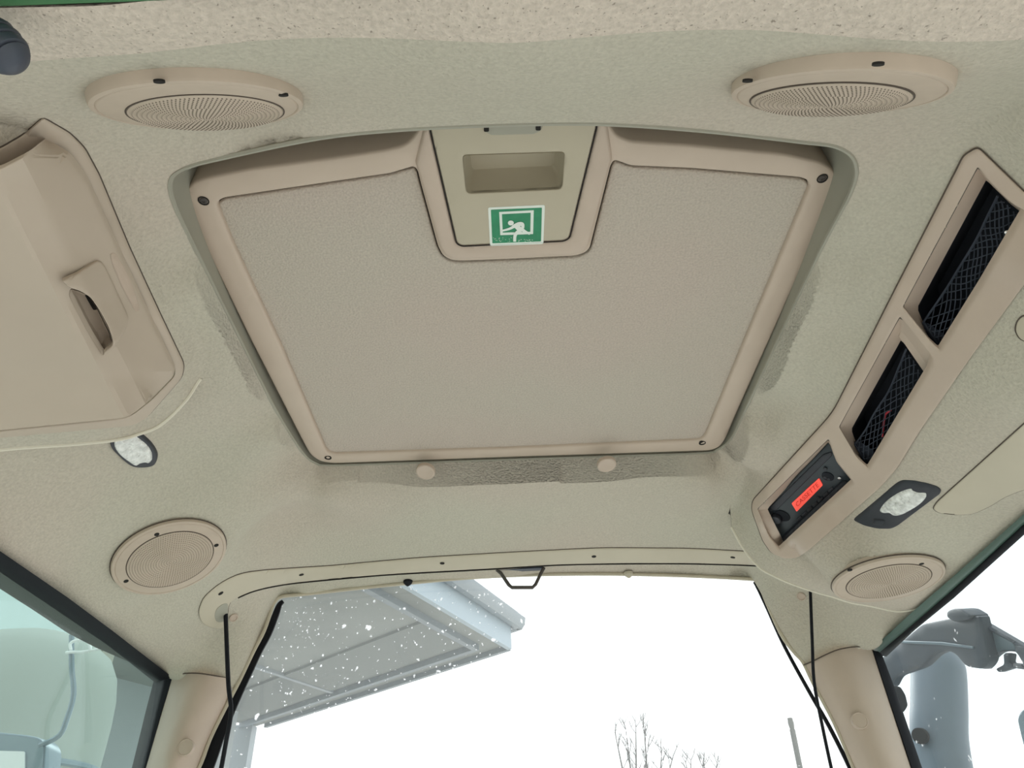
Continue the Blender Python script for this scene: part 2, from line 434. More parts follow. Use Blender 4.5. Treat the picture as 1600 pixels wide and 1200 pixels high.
lip = [(1362,250,.498),(1366,285,.50),(1340,357,.501),(1288,455,.503),(1242,536,.505),(1203,604,.507),(1177,676,.508),(1150,722,.508),(1110,748,.509),(950,752,.509),(800,760,.509),(650,768,.509),(510,772,.509),(460,752,.508),(425,690,.508),(385,620,.507),(345,545,.505),(300,450,.501),(262,370,.502),(240,305,.498),(243,262,.494)]
ctrl += [tuple(p) for p in px_z(lip)]
# each speaker sits on a flat disc of the moulding
SPK = {'FL': ((-.197,.268,.446), (.05,.71,-.70), .057), 'FR': ((.229,.261,.424), (-.09,.73,-.68), .057), 'RL': ((-.468,.919,.400), (.45,-.163,-.878), .072), 'RR': ((.524,.959,.339), (-.03,-.069,-.998), .072)}
def disc(k):
    c, n, r = SPK[k]; c = np.array(c); n = np.array(n); n = n / np.linalg.norm(n); a = np.cross([0, 1, 0], n); a /= np.linalg.norm(a); b = np.cross(n, a)
    return [tuple(c)] + [tuple(c + r * r_ * (a * math.cos(t) + b * math.sin(t))) for r_, m_ in ((1, 15), (.55, 9)) for t in np.linspace(0, 2 * math.pi, m_)[:-1]]
def clear(L, k):
    c, n, r = SPK[k]; return [p for p in L if math.hypot(p[0] - c[0], p[1] - c[1]) > r + .012]
for k_ in ('FL', 'FR', 'RL'): ctrl = clear(ctrl, k_) + disc(k_)
hdrL = px_z([(265,1061,.333),(150,973,.331),(0,866,.331)]); hdrR = px_z([(1600,804,.331),(1480,910,.331),(1365,1013,.333)])
ctrl += [tuple(a + (b - a) * k) for L in (hdrL, hdrR) for a, b in zip(L[:-1], L[1:]) for k in (0, .33, .66, 1)]
# thin out coincident controls
keep = []
for p in reversed(ctrl):
    if all((p[0] - q[0]) ** 2 + (p[1] - q[1]) ** 2 > .018 ** 2 for q in keep): keep.append(p)
ZC = TPS(keep, 2e-5)
sC = on_surf(ZC)
# ---- the two side housings that hang lower than the headliner
crestR = [(1600,-40),(1540,40),(1480,110),(1420,190),(1385,290),(1350,370),(1300,470),(1252,552),(1212,625),(1185,690),(1160,745),(1142,790)]
edgeR = [(1140,811,.492),(1148,833,.468),(1165,862,.440),(1188,888,.413),(1215,903,.393),(1250,917,.376),(1300,932,.360),(1350,945,.348),(1400,955,.340),(1436,951,.331)]
crR3 = sC(crestR); edR3 = px_z(edgeR)
headR = px_z([(1436,951,.331),(1480,910,.331),(1540,858,.331),(1600,804,.331)])
ctrlR = [tuple(p) for p in crR3] + [tuple(p) for p in edR3] + [tuple(p) for p in px_z([
 (1502,226,.472),(1495,262,.472),(1446,355,.474),(1400,446,.474),(1352,548,.473),(1302,646,.472),(1240,715,.470),(1180,780,.466),(1170,800,.463),(1560,250,.455),(1600,306,.435),(1640,330,.42),
 (1600,449,.402),(1519,559,.401),(1438,676,.400),(1405,731,.399),(1380,761,.398),(1320,815,.398),(1263,863,.399),(1227,876,.405),(1190,850,.436),
 (1292,912,.354),(1286,890,.358),(1338,942,.346),(1403,790,.376),(1500,800,.355),(1590,740,.345),(1560,620,.37),(1640,600,.352),(1700,450,.36),(1700,650,.337),(1760,250,.37),
 (1600,130,.435),(1570,60,.415),(1660,60,.39),(1480,170,.476),(1440,260,.484),(1390,390,.489),(1330,510,.491),(1270,620,.490),(1200,720,.487),(1165,775,.484)])] + [(.62,.2,.33),(.62,.4,.325),(.55,.05,.32),(.45,.05,.335),(.55,.2,.34)]
ctrlR = clear(ctrlR, 'RR') + disc('RR') + [tuple(a + (b - a) * k) for a, b in zip(headR[:-1], headR[1:]) for k in (0, .33, .66, 1)]
def thin(L, d):
    k = []
    for p in L:
        if all((p[0] - q[0]) ** 2 + (p[1] - q[1]) ** 2 > d * d for q in k): k.append(p)
    return k
ctrlR = ctrlR[::-1]
ZR0 = TPS(thin(ctrlR, .01), 3e-5)
crestL = [(-60,60),(0,95),(70,130),(130,175),(185,250),(225,330),(262,410),(300,490),(326,560),(322,590)]
edgeL = [(312,596,.492),(290,626,.474),(262,655,.457),(240,670,.447),(205,683,.431),(140,692,.412),(60,698,.393),(0,703,.380),(-120,713,.360),(-240,722,.345)]
crL3 = sC(crestL); edL3 = px_z(edgeL)
ctrlL = [tuple(p) for p in crL3] + [tuple(p) for p in edL3] + [tuple(p) for p in px_z([
 (65,188,.450),(107,211,.458),(153,276,.466),(201,390,.473),(250,492,.477),(286,572,.480),(283,591,.478),(227,656,.449),(208,666,.442),(0,686,.388),
 (0,234,.418),(32,215,.434),(45,267,.430),(106,400,.440),(185,546,.447),(234,621,.449),(0,296,.405),(54,400,.412),(156,575,.425),(195,647,.430),(0,450,.385),(0,600,.384),
 (-200,450,.350),(-200,650,.350),(-200,250,.36),(-60,180,.40),(0,160,.43)])] + [(-.6,.4,.33),(-.6,.6,.328),(-.6,.2,.33),(-.5,.1,.34)]
ZL0 = TPS(thin(ctrlL, .01), 3e-5)
def blend(Z0, crest):
    cr = np.array(crest)[:, :2]
    def f(X):
        X = np.atleast_2d(X); d = np.full(len(X), 1e9)
        for i in range(len(cr) - 1):
            a, b = cr[i], cr[i + 1]; ab = b - a; t = np.clip(((X - a) @ ab) / (ab @ ab), 0, 1); d = np.minimum(d, np.linalg.norm(X - a - t[:, None] * ab, axis=1))
        u = np.clip(d / .02, 0, 1); u = u * u * (3 - 2 * u)
        zc = ZC(X); return np.minimum(zc, zc * (1 - u) + Z0(X) * u)
    return f
ZR = blend(ZR0, crR3); ZL = blend(ZL0, crL3)
sR = lambda off=0: on_surf(ZR, off)
sL = lambda off=0: on_surf(ZL, off)

# ---------------------------------------------------------------- ceiling
def plan(L): return np.array(L)[:, :2]
front = [(.60,.162),(.3,.164),(0,.165),(-.255,.166),(-.30,.160),(-.58,.150)]
outerC = np.concatenate([plan(win3), plan(pil_r), plan(hdrR)[::-1][:1], plan(edR3)[::-1], plan(crR3)[::-1], [(.30,.164),(0,.165),(-.255,.166),(-.30,.160),(-.58,.150),(-.60,.15)], plan(crL3), plan(edL3), [(-.60,.62),(-.567,.68)], plan(hdrL)[::-1], plan(pil_l)[1:]])
def snap(P, X, lines):
    for L in lines:
        for a, b in zip(L[:-1], L[1:]):
            ab = b[:2] - a[:2]; l2 = ab @ ab
            if l2 < 1e-12: continue
            t = np.clip(((X - a[:2]) @ ab) / l2, 0, 1); d = np.linalg.norm(X - a[:2] - t[:, None] * ab, axis=1); m = d < 2e-5
            P[m, 2] = (a[2] + (b[2] - a[2]) * t)[m]
    return P
def mapC(X): return snap(np.column_stack([X, ZC(X)]), X, (np.concatenate([rim3s, rim3s[:1]]), np.concatenate([win3, pil_r]), pil_l, hdrL, hdrR, np.array([hdrR[2], edR3[-1]]), np.array([pil_r[-1], hdrR[2]]), np.array([pil_l[0], hdrL[0]])))
def sheet(name, outer, holes, mapf, m, step, parent=None, thick=.003, kill=(), nfun=None):
    return panel(name, outer, mapf, m, parent, holes, step, thick, back=(0, 0, 1), ang=50, kill=kill, nfun=nfun)
def spk_px(k, f=.985):
    c, n, r = SPK[k]; c = np.array(c); n = np.array(n); n = n / np.linalg.norm(n); a = np.cross([0, 1, 0], n); a /= np.linalg.norm(a); b = np.cross(n, a)
    return proj([c + f * r * (a * math.cos(t) + b * math.sin(t)) for t in np.linspace(0, 2 * math.pi, 40)[:-1]])
def grow(L, k):
    L = np.array(L); n = np.roll(L, -1, 0) - np.roll(L, 1, 0); n /= np.linalg.norm(n, axis=1)[:, None] + 1e-9
    a = np.sum(L[:, 0] * np.roll(L[:, 1], -1) - L[:, 1] * np.roll(L[:, 0], -1)); s = 1 if a > 0 else -1
    return L + np.stack([n[:, 1], -n[:, 0]], 1) * k * s
polyR = np.concatenate([plan(crR3), plan(edR3), plan(headR)[1:], [(.60,.5),(.60,.15)]])
polyL = np.concatenate([plan(crL3), plan(edL3), [(-.60,.62),(-.60,.15)]])
ceiling = struct(sheet('ceiling', outerC, [plan(rim3s)], mapC, 'headliner_cloth', .0048, kill=[spk_px('RL')], nfun=ZC), 'beige cloth moulded cab headliner around the roof hatch')
cout = rnd([(1530,233),(1612,312),(1690,345),(1690,330),(1600,449),(1519,559),(1438,676),(1404,732),(1378,762),(1263,863),(1245,874),(1226,875),(1205,866),(1192,847),(1175,800),(1176,785),(1302,648),(1405,446),(1497,268),(1508,246)], [8,4,4,4,6,6,10,12,12,8,6,6,6,6,8,10,20,6,8,8], 4)
hole1 = rnd([(1529,263),(1545,284),(1580,319),(1603,332),(1535,446),(1470,549),(1456,536),(1412,481)], [2,8,10,4,4,3,8,3], 4)
hole2 = rnd([(1407,497),(1425,520),(1458,561),(1452,580),(1358,734),(1340,717),(1312,669)], [2,6,4,4,3,8,3], 4)
hole3 = rnd([(1295,688),(1307,722),(1334,755),(1219,860),(1203,842),(1184,797)], [2,8,3,2,8,3], 4)
l_out = rnd([(67,224),(106,247),(132,282),(182,390),(221,474),(272,580),(270,590),(234,627),(200,654),(0,674),(-185,690),(-185,345),(-60,285),(0,266),(42,244)], [3,10,10,4,4,6,6,8,14,4,3,3,8,8,8], 3)
l_out0 = rnd([(67,224),(106,247),(132,282),(182,390),(221,474),(272,580),(270,590),(234,627),(200,654),(0,674),(-120,684),(-120,312),(-60,285),(0,266),(42,244)], [3,10,10,4,4,6,6,8,14,4,3,3,8,8,8], 3)
slot = rnd([(110,452),(122,455),(138,462),(150,480),(160,500),(170,520),(176,539),(166,545),(161,556),(152,543),(135,515),(118,482),(108,462)], 3, 3)
mk = lambda Z: (lambda X: snap(np.column_stack([X, Z(X)]), X, (headR,)))
hp = lambda Zf, L, g: plan(Zf(0)(grow(L, g)))
bulR = sheet('side_housing', polyR, [], mk(ZR), 'headliner_cloth', .0048, ceiling, kill=[grow(h, 6.5) for h in (hole1, hole2, hole3)] + [spk_px('RR')], nfun=ZR)
bulL = sheet('side_housing', polyL, [hp(sL, l_out0, -9)], mk(ZL), 'headliner_cloth', .0048, ceiling, nfun=ZL)
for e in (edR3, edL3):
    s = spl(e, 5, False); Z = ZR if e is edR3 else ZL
    s[:, 2] = Z(s[:, :2]) + .0006; tube('housing_lip', s, .0024, 'lip_highlight', ceiling)  # bead along the edge carries the painted highlight
    # upright back of the housing, up to the headliner
    s = s[13:]; top = s.copy(); top[:, 2] = np.maximum(ZC(s[:, :2]), s[:, 2]) + .003
    loft('housing_back', [s, top], 'headliner_cloth', ceiling)
# recess walls round the hatch and pan above it
inner = rim3s.copy(); cen = inner.mean(0); 
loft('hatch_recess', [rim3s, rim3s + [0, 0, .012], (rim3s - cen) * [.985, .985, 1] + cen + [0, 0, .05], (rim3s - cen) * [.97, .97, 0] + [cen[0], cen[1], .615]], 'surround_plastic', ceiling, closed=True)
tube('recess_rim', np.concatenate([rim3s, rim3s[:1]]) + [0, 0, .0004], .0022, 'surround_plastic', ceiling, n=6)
# roof shell over the headliner
def roof():
    o = [(-.68,-.12),(.72,-.12),(.72,1.37),(-.68,1.37)]; zb = [.42, .42, .54, .54]
    V = [(x, y, .63) for x, y in o] + [(x, y, .66) for x, y in o] + [(x, y, z) for (x, y), z in zip(o, zb)] + [(x * 1.03, y * 1.01, z) for (x, y), z in zip(o, zb)]
    Fc = [(0,1,2,3),(7,6,5,4)]
    for i in range(4):
        j = (i + 1) % 4; Fc += [(i, j, 8 + j, 8 + i), (4 + i, 12 + i, 12 + j, 4 + j), (8 + i, 8 + j, 12 + j, 12 + i)]
    return struct(obj('roof', V, Fc, 'roof_shell', None, smooth=False), 'roof shell over the cab')
roof()
# cloth front band: the lower front edge of the headliner, nearer and coarser
fb = np.array([(-.30,.160),(-.255,.1655),(0,.1645),(.3,.1635),(.60,.1615),(.60,.207),(.42,.2075),(.3,.205),(.15,.2005),(0,.1985),(-.15,.2),(-.27,.205),(-.40,.208),(-.58,.205),(-.58,.150)])
def zfront(X):
    z = ZC(X)
    for Z, P in ((ZR, polyR), (ZL, polyL)):
        m = inside(X, P)
        if m.any(): z[m] = np.minimum(z[m], Z(X[m]))
    return z
sheet('front_band', fb, [], lambda X: np.column_stack([X, zfront(X) - .0012]), 'front_cloth', .006, ceiling, thick=.002)
o = loft('trim_1', [[(-.66,.148,.352),(-.30,.157,.354),(-.252,.1635,.356),(.1,.1625,.356),(.62,.158,.350)], [(-.66,.135,.345),(-.30,.150,.347),(-.25,.155,.349),(.1,.154,.349),(.62,.150,.343)], [(-.66,.06,.335),(-.30,.06,.337),(-.25,.06,.338),(.1,.06,.338),(.62,.06,.333)], [(-.66,.06,.40),(-.30,.06,.40),(-.25,.06,.40),(.1,.06,.40),(.62,.06,.40)]], 'green_paint')
struct(o, 'green painted roof beam along the front edge of the headliner')

# ---------------------------------------------------------------- fittings helper
def normal_at(Z, p):
    e = .004; x, y = p[0], p[1]
    zx = (Z([[x + e, y]])[0] - Z([[x - e, y]])[0]) / (2 * e); zy = (Z([[x, y + e]])[0] - Z([[x, y - e]])[0]) / (2 * e)
    n = np.array([zx, zy, -1.0]); return n / np.linalg.norm(n)
def screw(px, py, mapf, n, r, parent, mat_='dark_gap', name='screw'):
    c = mapf([(px, py)])[0]; n = np.array(n, float)
    return lathe(name, c, n, [(r, -.003), (r, .0004), (r * .85, .0009), (r * .8, .0002), (r * .45, .0001), (r * .4, -.0006), (0, -.0008)], mat_, parent, seg=16)

# ---------------------------------------------------------------- roof hatch
HZ = .55
hz = on_z(HZ); DN = np.array([0, 0, -1.])
fo = [(291,318),(289,305),(294,292),(306,284),(325,278),(390,265),(520,248),(600,236),(630,229),(645,217),(656,200),(668,186),
      (940,180),(952,194),(962,212),(985,222),(1080,228),(1226,242),(1281,254),(1300,264),(1310,276),(1311,292),(1267,390),(1213,510),(1150,650),(1133,690),(1124,701),(1110,706),(800,716),(520,726),(500,723),(484,712),(468,682),(390,530),(322,390)]
fi = [(339,322),(341,316),(350,311),(520,286),(610,273),(646,262),(652,268),(656,285),(684,387),(692,402),(705,409),(720,410),(800,407),(900,402),(915,397),(922,390),(955,260),(960,252),(972,256),(985,261),(1080,265),(1250,279),(1262,283),(1266,292),(1225,390),(1160,545),(1103,682),(1095,690),(800,703),(520,712),(510,707),(440,545),(365,385)]
lo_ = [(675,190),(933,184),(931,200),(889,372),(880,376),(800,380),(722,384),(714,380),(690,276),(673,203)]
hatch = thing('roof_hatch', 'large square beige roof hatch with cloth centre in the ceiling', 'roof hatch', (0.016, .68, HZ))
fo_s = resamp(rnd(fo, 8, 3), 10); fi_s = resamp(rnd(fi, 6, 3), 10)
poc0 = rnd([(723,243),(882,238),(878,296),(729,303)], [6, 6, 8, 8], 4)
lo_s = rnd(lo_, [2, 2, 4, 9, 4, 2, 4, 9, 4, 4], 4)
panel('frame', fo_s, on_z(HZ - .006), 'frame_plastic', hatch, holes=[fi_s, grow(poc0, 4)], step=14, thick=.05, bev=.004, bevr=5)
def grow(L, k):
    L = np.array(L); c = L.mean(0); n = np.roll(L, -1, 0) - np.roll(L, 1, 0); n /= np.linalg.norm(n, axis=1)[:, None] + 1e-9
    a = np.sum(L[:, 0] * np.roll(L[:, 1], -1) - L[:, 1] * np.roll(L[:, 0], -1)); s = 1 if a > 0 else -1
    return L + np.stack([n[:, 1], -n[:, 0]], 1) * k * s
gap = grow(fi_s, 1.5)
panel('gap_shadow', grow(fi_s, 3), on_z(HZ + .004), 'dark_gap', hatch, step=60, thick=.002)
panel('centre_panel', grow(fi_s, -1.6), hz, 'hatch_cloth', hatch, step=16, thick=.003, bev=.002, bevr=4)
# tongue-shaped latch housing: rim of the frame round it is part of the frame, plate lies inside
tfr = rnd([(648,256),(662,200),(668,184),(940,178),(950,195),(958,250),(921,388),(913,397),(900,402),(800,406.5),(708,409),(694,402),(685,387)], [4, 6, 3, 3, 6, 6, 6, 6, 5, 3, 6, 6, 5], 4)
panel('latch_surround', tfr, on_z(HZ - .010), 'beige_plastic', hatch, holes=[grow(lo_s, 1.2)], step=14, thick=.012, bev=.006, bevr=8)
poc = rnd([(723,243),(882,238),(878,296),(729,303)], [6, 6, 8, 8], 4)
latch = panel('latch_plate', lo_s, on_z(HZ - .009), 'latch_plastic', hatch, holes=[poc], step=12, thick=.004, bev=.0015, bevr=3)
tube('latch_gap_line', np.concatenate([on_z(HZ - .0088)(grow(lo_s, .9))] * 1), .0007, 'dark_gap', latch, n=5)
panel('latch_gap', grow(lo_s, 3), on_z(HZ - .002), 'dark_gap', hatch, holes=[grow(poc, 2)], step=50, thick=.001)
# finger pocket: walls rise into the hatch, with an inner lower lip
p0 = on_z(HZ - .009)(poc); top = p0.copy(); cc = p0.mean(0)
r1 = p0 + [0, 0, .004]; r2 = (p0 - cc) * [.97, .93, 1] + cc + [0, 0, .020]; r3 = (p0 - cc) * [.88, .78, 1] + cc + [0, 0, .030]
loft('finger_pocket', [p0, r1, r2, r3], 'latch_plastic', latch, closed=True, caps=False)
V = list(map(tuple, r3)); obj('pocket_roof', V, [tuple(range(len(V)))], 'latch_plastic', latch)
# catch recess at the head of the plate
panel('catch', rnd([(752,186),(852,184),(846,206),(835,211),(768,213),(757,207)], 4, 3), on_z(HZ - .0115), 'surround_plastic', latch, step=14, thick=.003, bev=.002, bevr=5)
for a, b in ((760, 200), (841, 198)): panel('catch_slot', rnd([(a - 4, b - 8), (a + 4, b - 8), (a + 4, b + 6), (a - 4, b + 6)], 2, 2), on_z(HZ - .0122), 'dark_gap', latch, step=10, thick=.001)
for a, b, r in ((318,314,.0052),(1285,279,.0052),(512.5,715.5,.0052),(1097.5,692.5,.0052)):
    h = lathe('screw_hole', on_z(HZ - .0064)([(a, b)])[0], DN, [(r, -.002), (r, .0003), (r * .8, .0003), (r * .75, -.0005), (0, -.0006)], 'dark_gap', hatch, seg=20)
    if b < 400: lathe('screw_head', on_z(HZ - .0066)([(a, b)])[0], DN, [(r * .7, 0), (r * .62, .0005), (r * .3, .0006), (r * .25, .0001), (0, 0)], 'screw_metal', h, seg=16)
# emergency exit label
lab = thing('escape_label', 'small green and white escape window sticker below the hatch handle', 'sticker', hz([(807,352)])[0])
LZ = HZ - .0094
panel('backing', rnd([(762.5,324.4),(851.4,320.3),(849,381.2),(765.7,384.4)], 3, 3), on_z(LZ), 'label_white', lab, step=30, thick=.0004)
panel('green_field', rnd([(767,327.9),(846.8,324.6),(845.4,377.3),(769.3,380.3)], 1, 2), on_z(LZ - .0002), 'label_green', lab, step=30, thick=.0002)
fr_o = [(779.9,331.3),(834,328.5),(833,365.7),(781.7,367.5)]; fr_i = [(784.2,334.6),(829.2,332.4),(828.6,362.2),(785.6,363.6)]
panel('window_symbol', np.array(fr_o), on_z(LZ - .0004), 'label_white', lab, holes=[np.array(fr_i)], step=20, thick=.0002)
def stroke(P, w):
    P = spl(P, 4, False); w = np.interp(np.linspace(0, 1, len(P)), np.linspace(0, 1, len(w)), w) / 2
    t = np.gradient(P, axis=0); t /= np.linalg.norm(t, axis=1)[:, None]; n = np.stack([-t[:, 1], t[:, 0]], 1)
    return np.concatenate([P + n * w[:, None], (P - n * w[:, None])[::-1]])
fig = []
def addp(outl, z):
    vo, T, _ = cdt(outl, [], 6); P = on_z(z)(vo); fig.append((P, [tuple(int(i) for i in t) for t in T]))
k = 140 / 1527
q = lambda x, y: (740 + x * k, 290 + y * k)
addp(ell(*q(635, 637), 4.6, 3.9, n=20), LZ - .0007)
addp(stroke([q(665, 700), q(760, 660), q(830, 660), q(840, 730)], [4, 6.5, 6, 4]), LZ - .00071)
addp(stroke([q(700, 690), q(600, 740), q(470, 772)], [5, 3.6, 2.6]), LZ - .00072)
addp(stroke([q(690, 670), q(760, 720), q(820, 770)], [5, 8, 7]), LZ - .00073)
addp(stroke([q(810, 735), q(870, 780), q(960, 825)], [6, 4.5, 3]), LZ - .00074)
addp(stroke([q(810, 765), q(740, 800), q(705, 860), q(700, 955)], [6, 5.5, 5, 4.6]), LZ - .00075)
V, Fc = merge(fig); obj('figure_symbol', V, Fc, 'label_white', lab, smooth=False)
scf = []
for i in range(40):
    x, y = (320 + random.random() * 330, 885 + random.random() * 85) if i % 2 else (760 + random.random() * 330, 915 + random.random() * 40)
    vo, T, _ = cdt(ell(*q(x, y), .5 + random.random() * .8, .3, random.random() * 90, n=6), [], 4); scf.append((on_z(LZ - .00045)(vo), [tuple(int(i) for i in t) for t in T]))
V, Fc = merge(scf); o = obj('worn_speckles', V, Fc, 'label_white', lab, smooth=False); o['kind'] = 'stuff'

# two round caps on the slope behind the hatch
for a, b, lb in ((665,737,'round beige plug behind the hatch, left of the two'),(948,726,'round beige plug behind the hatch, right of the two')):
    c = sC([(a, b)])[0]; n = normal_at(ZC, c)
    tag(lathe('round_plug', c, n, [(.0145,-.004),(.0145,.001),(.0138,.0022),(.012,.0026),(.0105,.0021),(0,.0019)], 'beige_plastic', seg=32), lb, 'plug', 'round plugs behind the hatch')

# ---------------------------------------------------------------- speakers
def speaker(c, n, r, label, screws, goff=(0, 0, 0), hgt=.006):
    """c centre, n outward normal of the face"""
    t = thing('speaker_cover', label, 'speaker', c, 'round ceiling speaker covers')
    lathe('rim', c, n, [(r * 1.04, -.02 if any(goff) else -.007), (r * 1.04, hgt * .25), (r * 1.03, hgt * .8), (r * 1.0, hgt), (r * .985, hgt), (r * .975, hgt * .8), (r * .965, hgt * .95), (r * .95, hgt * 1.05), (r * .5, hgt * 1.05), (0, hgt * 1.05)], 'speaker_plastic', t, seg=72, ang=25)
    # grille: concentric raised rings on a slight dome
    NR = 17; R0 = r * .775; a, b, nn = frame(n); seg = 96; V = []; Fc = []; uv = []
    S = NR * 4
    for i in range(S + 1):
        rr = R0 * (1 - i / S); h = hgt * 1.05 + .0012 * min(1, i / 3) + .0007 * math.cos(i / 4 * 2 * math.pi) + .003 * (1 - (rr / R0) ** 2)
        for k in range(seg):
            th = 2 * math.pi * k / seg; V.append(np.array(c) + np.array(goff) + nn * h + rr * (a * math.cos(th) + b * math.sin(th)))
    for i in range(S):
        for k in range(seg): Fc.append((i * seg + k, i * seg + (k + 1) % seg, (i + 1) * seg + (k + 1) % seg, (i + 1) * seg + k))
    o = obj('grille', V, Fc, 'speaker_grille', t, ang=180)
    me = o.data; ul = me.uv_layers.new(name='polar'); vi = np.zeros(len(me.loops), int); me.loops.foreach_get('vertex_index', vi)
    ii, kk = vi // seg, vi % seg; U = ii / 4. + .25; uvs = np.zeros((len(vi), 2))
    lp = 0
    for p in me.polygons:
        L = list(p.loop_indices); i0 = min(ii[l] for l in L); cnt = max(12, 6 * round(2 * math.pi * (NR - i0 // 4) / 6))
        wrap = any(kk[l] == seg - 1 for l in L) and any(kk[l] == 0 for l in L)
        for l in L:
            k_ = kk[l] + (seg if wrap and kk[l] == 0 else 0); uvs[l] = (U[l], k_ / seg * cnt)
    ul.data.foreach_set('uv', uvs.ravel())
    G0 = [np.array(c) + np.array(goff) + nn * (hgt * 1.05 + .0002) + R0 * 1.012 * (a * math.cos(q_) + b * math.sin(q_)) for q_ in np.linspace(0, 2 * math.pi, 65)]
    tube('grille_edge', G0, .0006, 'gap_brown', t, n=5)
    mp = on_plane(np.array(c) + nn * hgt * 1.05, nn)
    for sx_, sy_ in screws: lathe('screw_hole', mp([(sx_, sy_)])[0], nn, [(.0032, -.001), (.0032, .0003), (.002, .0004), (0, .0004)], 'dark_gap', t, seg=14)
    a, b, nn = frame(n); L = [np.array(c) - nn * (.0012 if hgt < .0038 or not any(goff) else .009) + r * 1.045 * (a * math.cos(q_) + b * math.sin(q_)) for q_ in np.linspace(0, 2 * math.pi, 65)]
    tube('shadow_gap', L, .0009, 'gap_brown', t, n=5)
    return t
def fitc(px, py, Z, n=None, push=0):
    c = on_surf(Z)([(px, py)])[0]; nn = normal_at(Z, c) if n is None else np.array(n, float) / np.linalg.norm(n); return c + nn * push, nn
def zfun(X):
    X = np.atleast_2d(X); return zfront(X)
def spk(k, push):
    c, n, r = SPK[k]; n = np.array(n) / np.linalg.norm(n); return np.array(c) + n * push, n
c, n = spk('FL', .004); speaker(c, n, .0648, 'beige speaker cover at the front left, nearest the grey knob', [(249,128),(443,149)], hgt=.004, goff=(0, .0075, .0078))
c, n = spk('FR', .004); speaker(c, n, .0648, 'beige speaker cover at the front right, above the storage console', [(1372,101),(1168,127)], hgt=.004, goff=(0, .0075, .0078))
c, n = spk('RL', .003); speaker(c, n, .0697, 'round beige speaker cover at the rear left, below the oval lamp', [(245,835),(338,852),(197,908)], hgt=.004)
c, n = spk('RR', .003); speaker(c, n, .0705, 'round beige speaker cover at the rear right, below the black lamp', [(1328,891),(1440,881)], hgt=.0035)

# ---------------------------------------------------------------- overhead console on the right
con = thing('overhead_console', 'long beige console at right with two netted pockets and a radio bay', 'console', on_surf(ZR)([(1420,560)])[0])
OFF = .0046
panel('console_panel', cout, sR(OFF), 'beige_plastic', con, holes=[hole1, hole2, hole3], step=6, thick=.004, bev=.003, bevr=4, gap=(.0008,.0030))
nC = normal_at(ZR, on_surf(ZR)([(1420,560)])[0])          # outward normal of the console face
def deeper(mapf, k): return lambda P: mapf(P) * (1 + k)
def bay(name, rim, inn, depth, mat_w, mat_f, parent, back_=.045):
    """walls from the rim of the hole to an inner outline lying deeper, then a closed dark box behind"""
    a = sR(OFF - .001)(rim); n = len(rim)
    inn = np.array(inn, float)
    def match(L, n_, start):
        L = np.concatenate([L, L[:1]]); s = np.r_[0, np.cumsum(np.linalg.norm(np.diff(L, axis=0), axis=1))]
        t = np.linspace(0, s[-1], n_, endpoint=False); return np.stack([np.interp(t, s, L[:, i]) for i in (0, 1)], 1)
    rim_r = match(rim, 80, 0); inn_r = match(inn, 80, 0)
    a = sR(-.0022)(grow(rim_r, 1.2)); b = sR(0)(inn_r) * (1 + depth)
    w = loft(name, [a, a * .75 + b * .25, b], mat_w, parent, closed=True)
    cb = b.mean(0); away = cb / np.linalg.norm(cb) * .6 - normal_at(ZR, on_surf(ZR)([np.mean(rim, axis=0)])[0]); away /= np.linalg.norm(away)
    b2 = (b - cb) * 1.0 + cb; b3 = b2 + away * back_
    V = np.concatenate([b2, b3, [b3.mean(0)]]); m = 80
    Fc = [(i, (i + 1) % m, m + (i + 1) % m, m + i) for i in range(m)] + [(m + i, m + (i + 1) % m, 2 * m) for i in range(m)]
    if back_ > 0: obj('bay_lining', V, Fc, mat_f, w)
    return w
in1 = rnd([(1541,281),(1580,320),(1600,335),(1535,447),(1468,550),(1452,528),(1445,510),(1433,481)], 1, 2)
in2 = rnd([(1408,531),(1430,558),(1447,587),(1400,660),(1356,732),(1340,702),(1337,690),(1330,671)], 1, 2)
in3 = rnd([(1295,691),(1307,722),(1334,755),(1226,849),(1212,822),(1199,795)], 1, 2)
b1 = bay('storage_bay', hole1, in1, .03, 'beige_plastic', 'pocket_black', con)
b2 = bay('storage_bay', hole2, in2, .03, 'beige_plastic', 'pocket_black', con)
b3 = bay('radio_bay', hole3, in3, .03, 'beige_plastic', 'pocket_black', con, 0)
# nets
def net(free, wall, na, nb, parent, sag=.006):
    """free edge polyline to wall edge polyline; cords cross in two slanting families"""
    Fp = spl(free, 6, False); Wp = spl(wall, 6, False)
    f = lambda L, t: np.stack([np.interp(t, np.linspace(0, 1, len(L)), L[:, i]) for i in (0, 1)], 1)
    mp = deeper(sR(0), .022)
    parts = []
    for fam in (1, -1):
        for i in range(-nb, na + nb):
            v = np.linspace(0, 1, 14); u = (i + .5) / na + fam * v * nb / na * 1.0 + .012 * math.sin(i * 5.1)
            m = (u >= 0) & (u <= 1)
            if m.sum() < 3: continue
            u, vv = u[m], v[m]; A = f(Fp, u); B = f(Wp, u); P = A + (B - A) * vv[:, None]
            P = P + np.stack([np.sin(vv * 9 + i) * 1.0, np.cos(vv * 8 + i * 2) * 1.0], 1)
            Q = mp(P); Q = Q * (1 - sag * 2 * np.sin(vv * math.pi))[:, None]
            parts.append(tube_vf(Q, .00055, 5))
    for L, rr in ((Fp, .0011), (Wp, .0016)): parts.append(tube_vf(mp(L) * .998, rr, 6))
    a, b = f(Fp, [1.0])[0], f(Wp, [1.0])[0]; parts.append(tube_vf(mp([a, (a + b) / 2, b]), .0016, 6))
    V, Fc = merge(parts); return obj('storage_net', V, Fc, 'net_cord', parent)
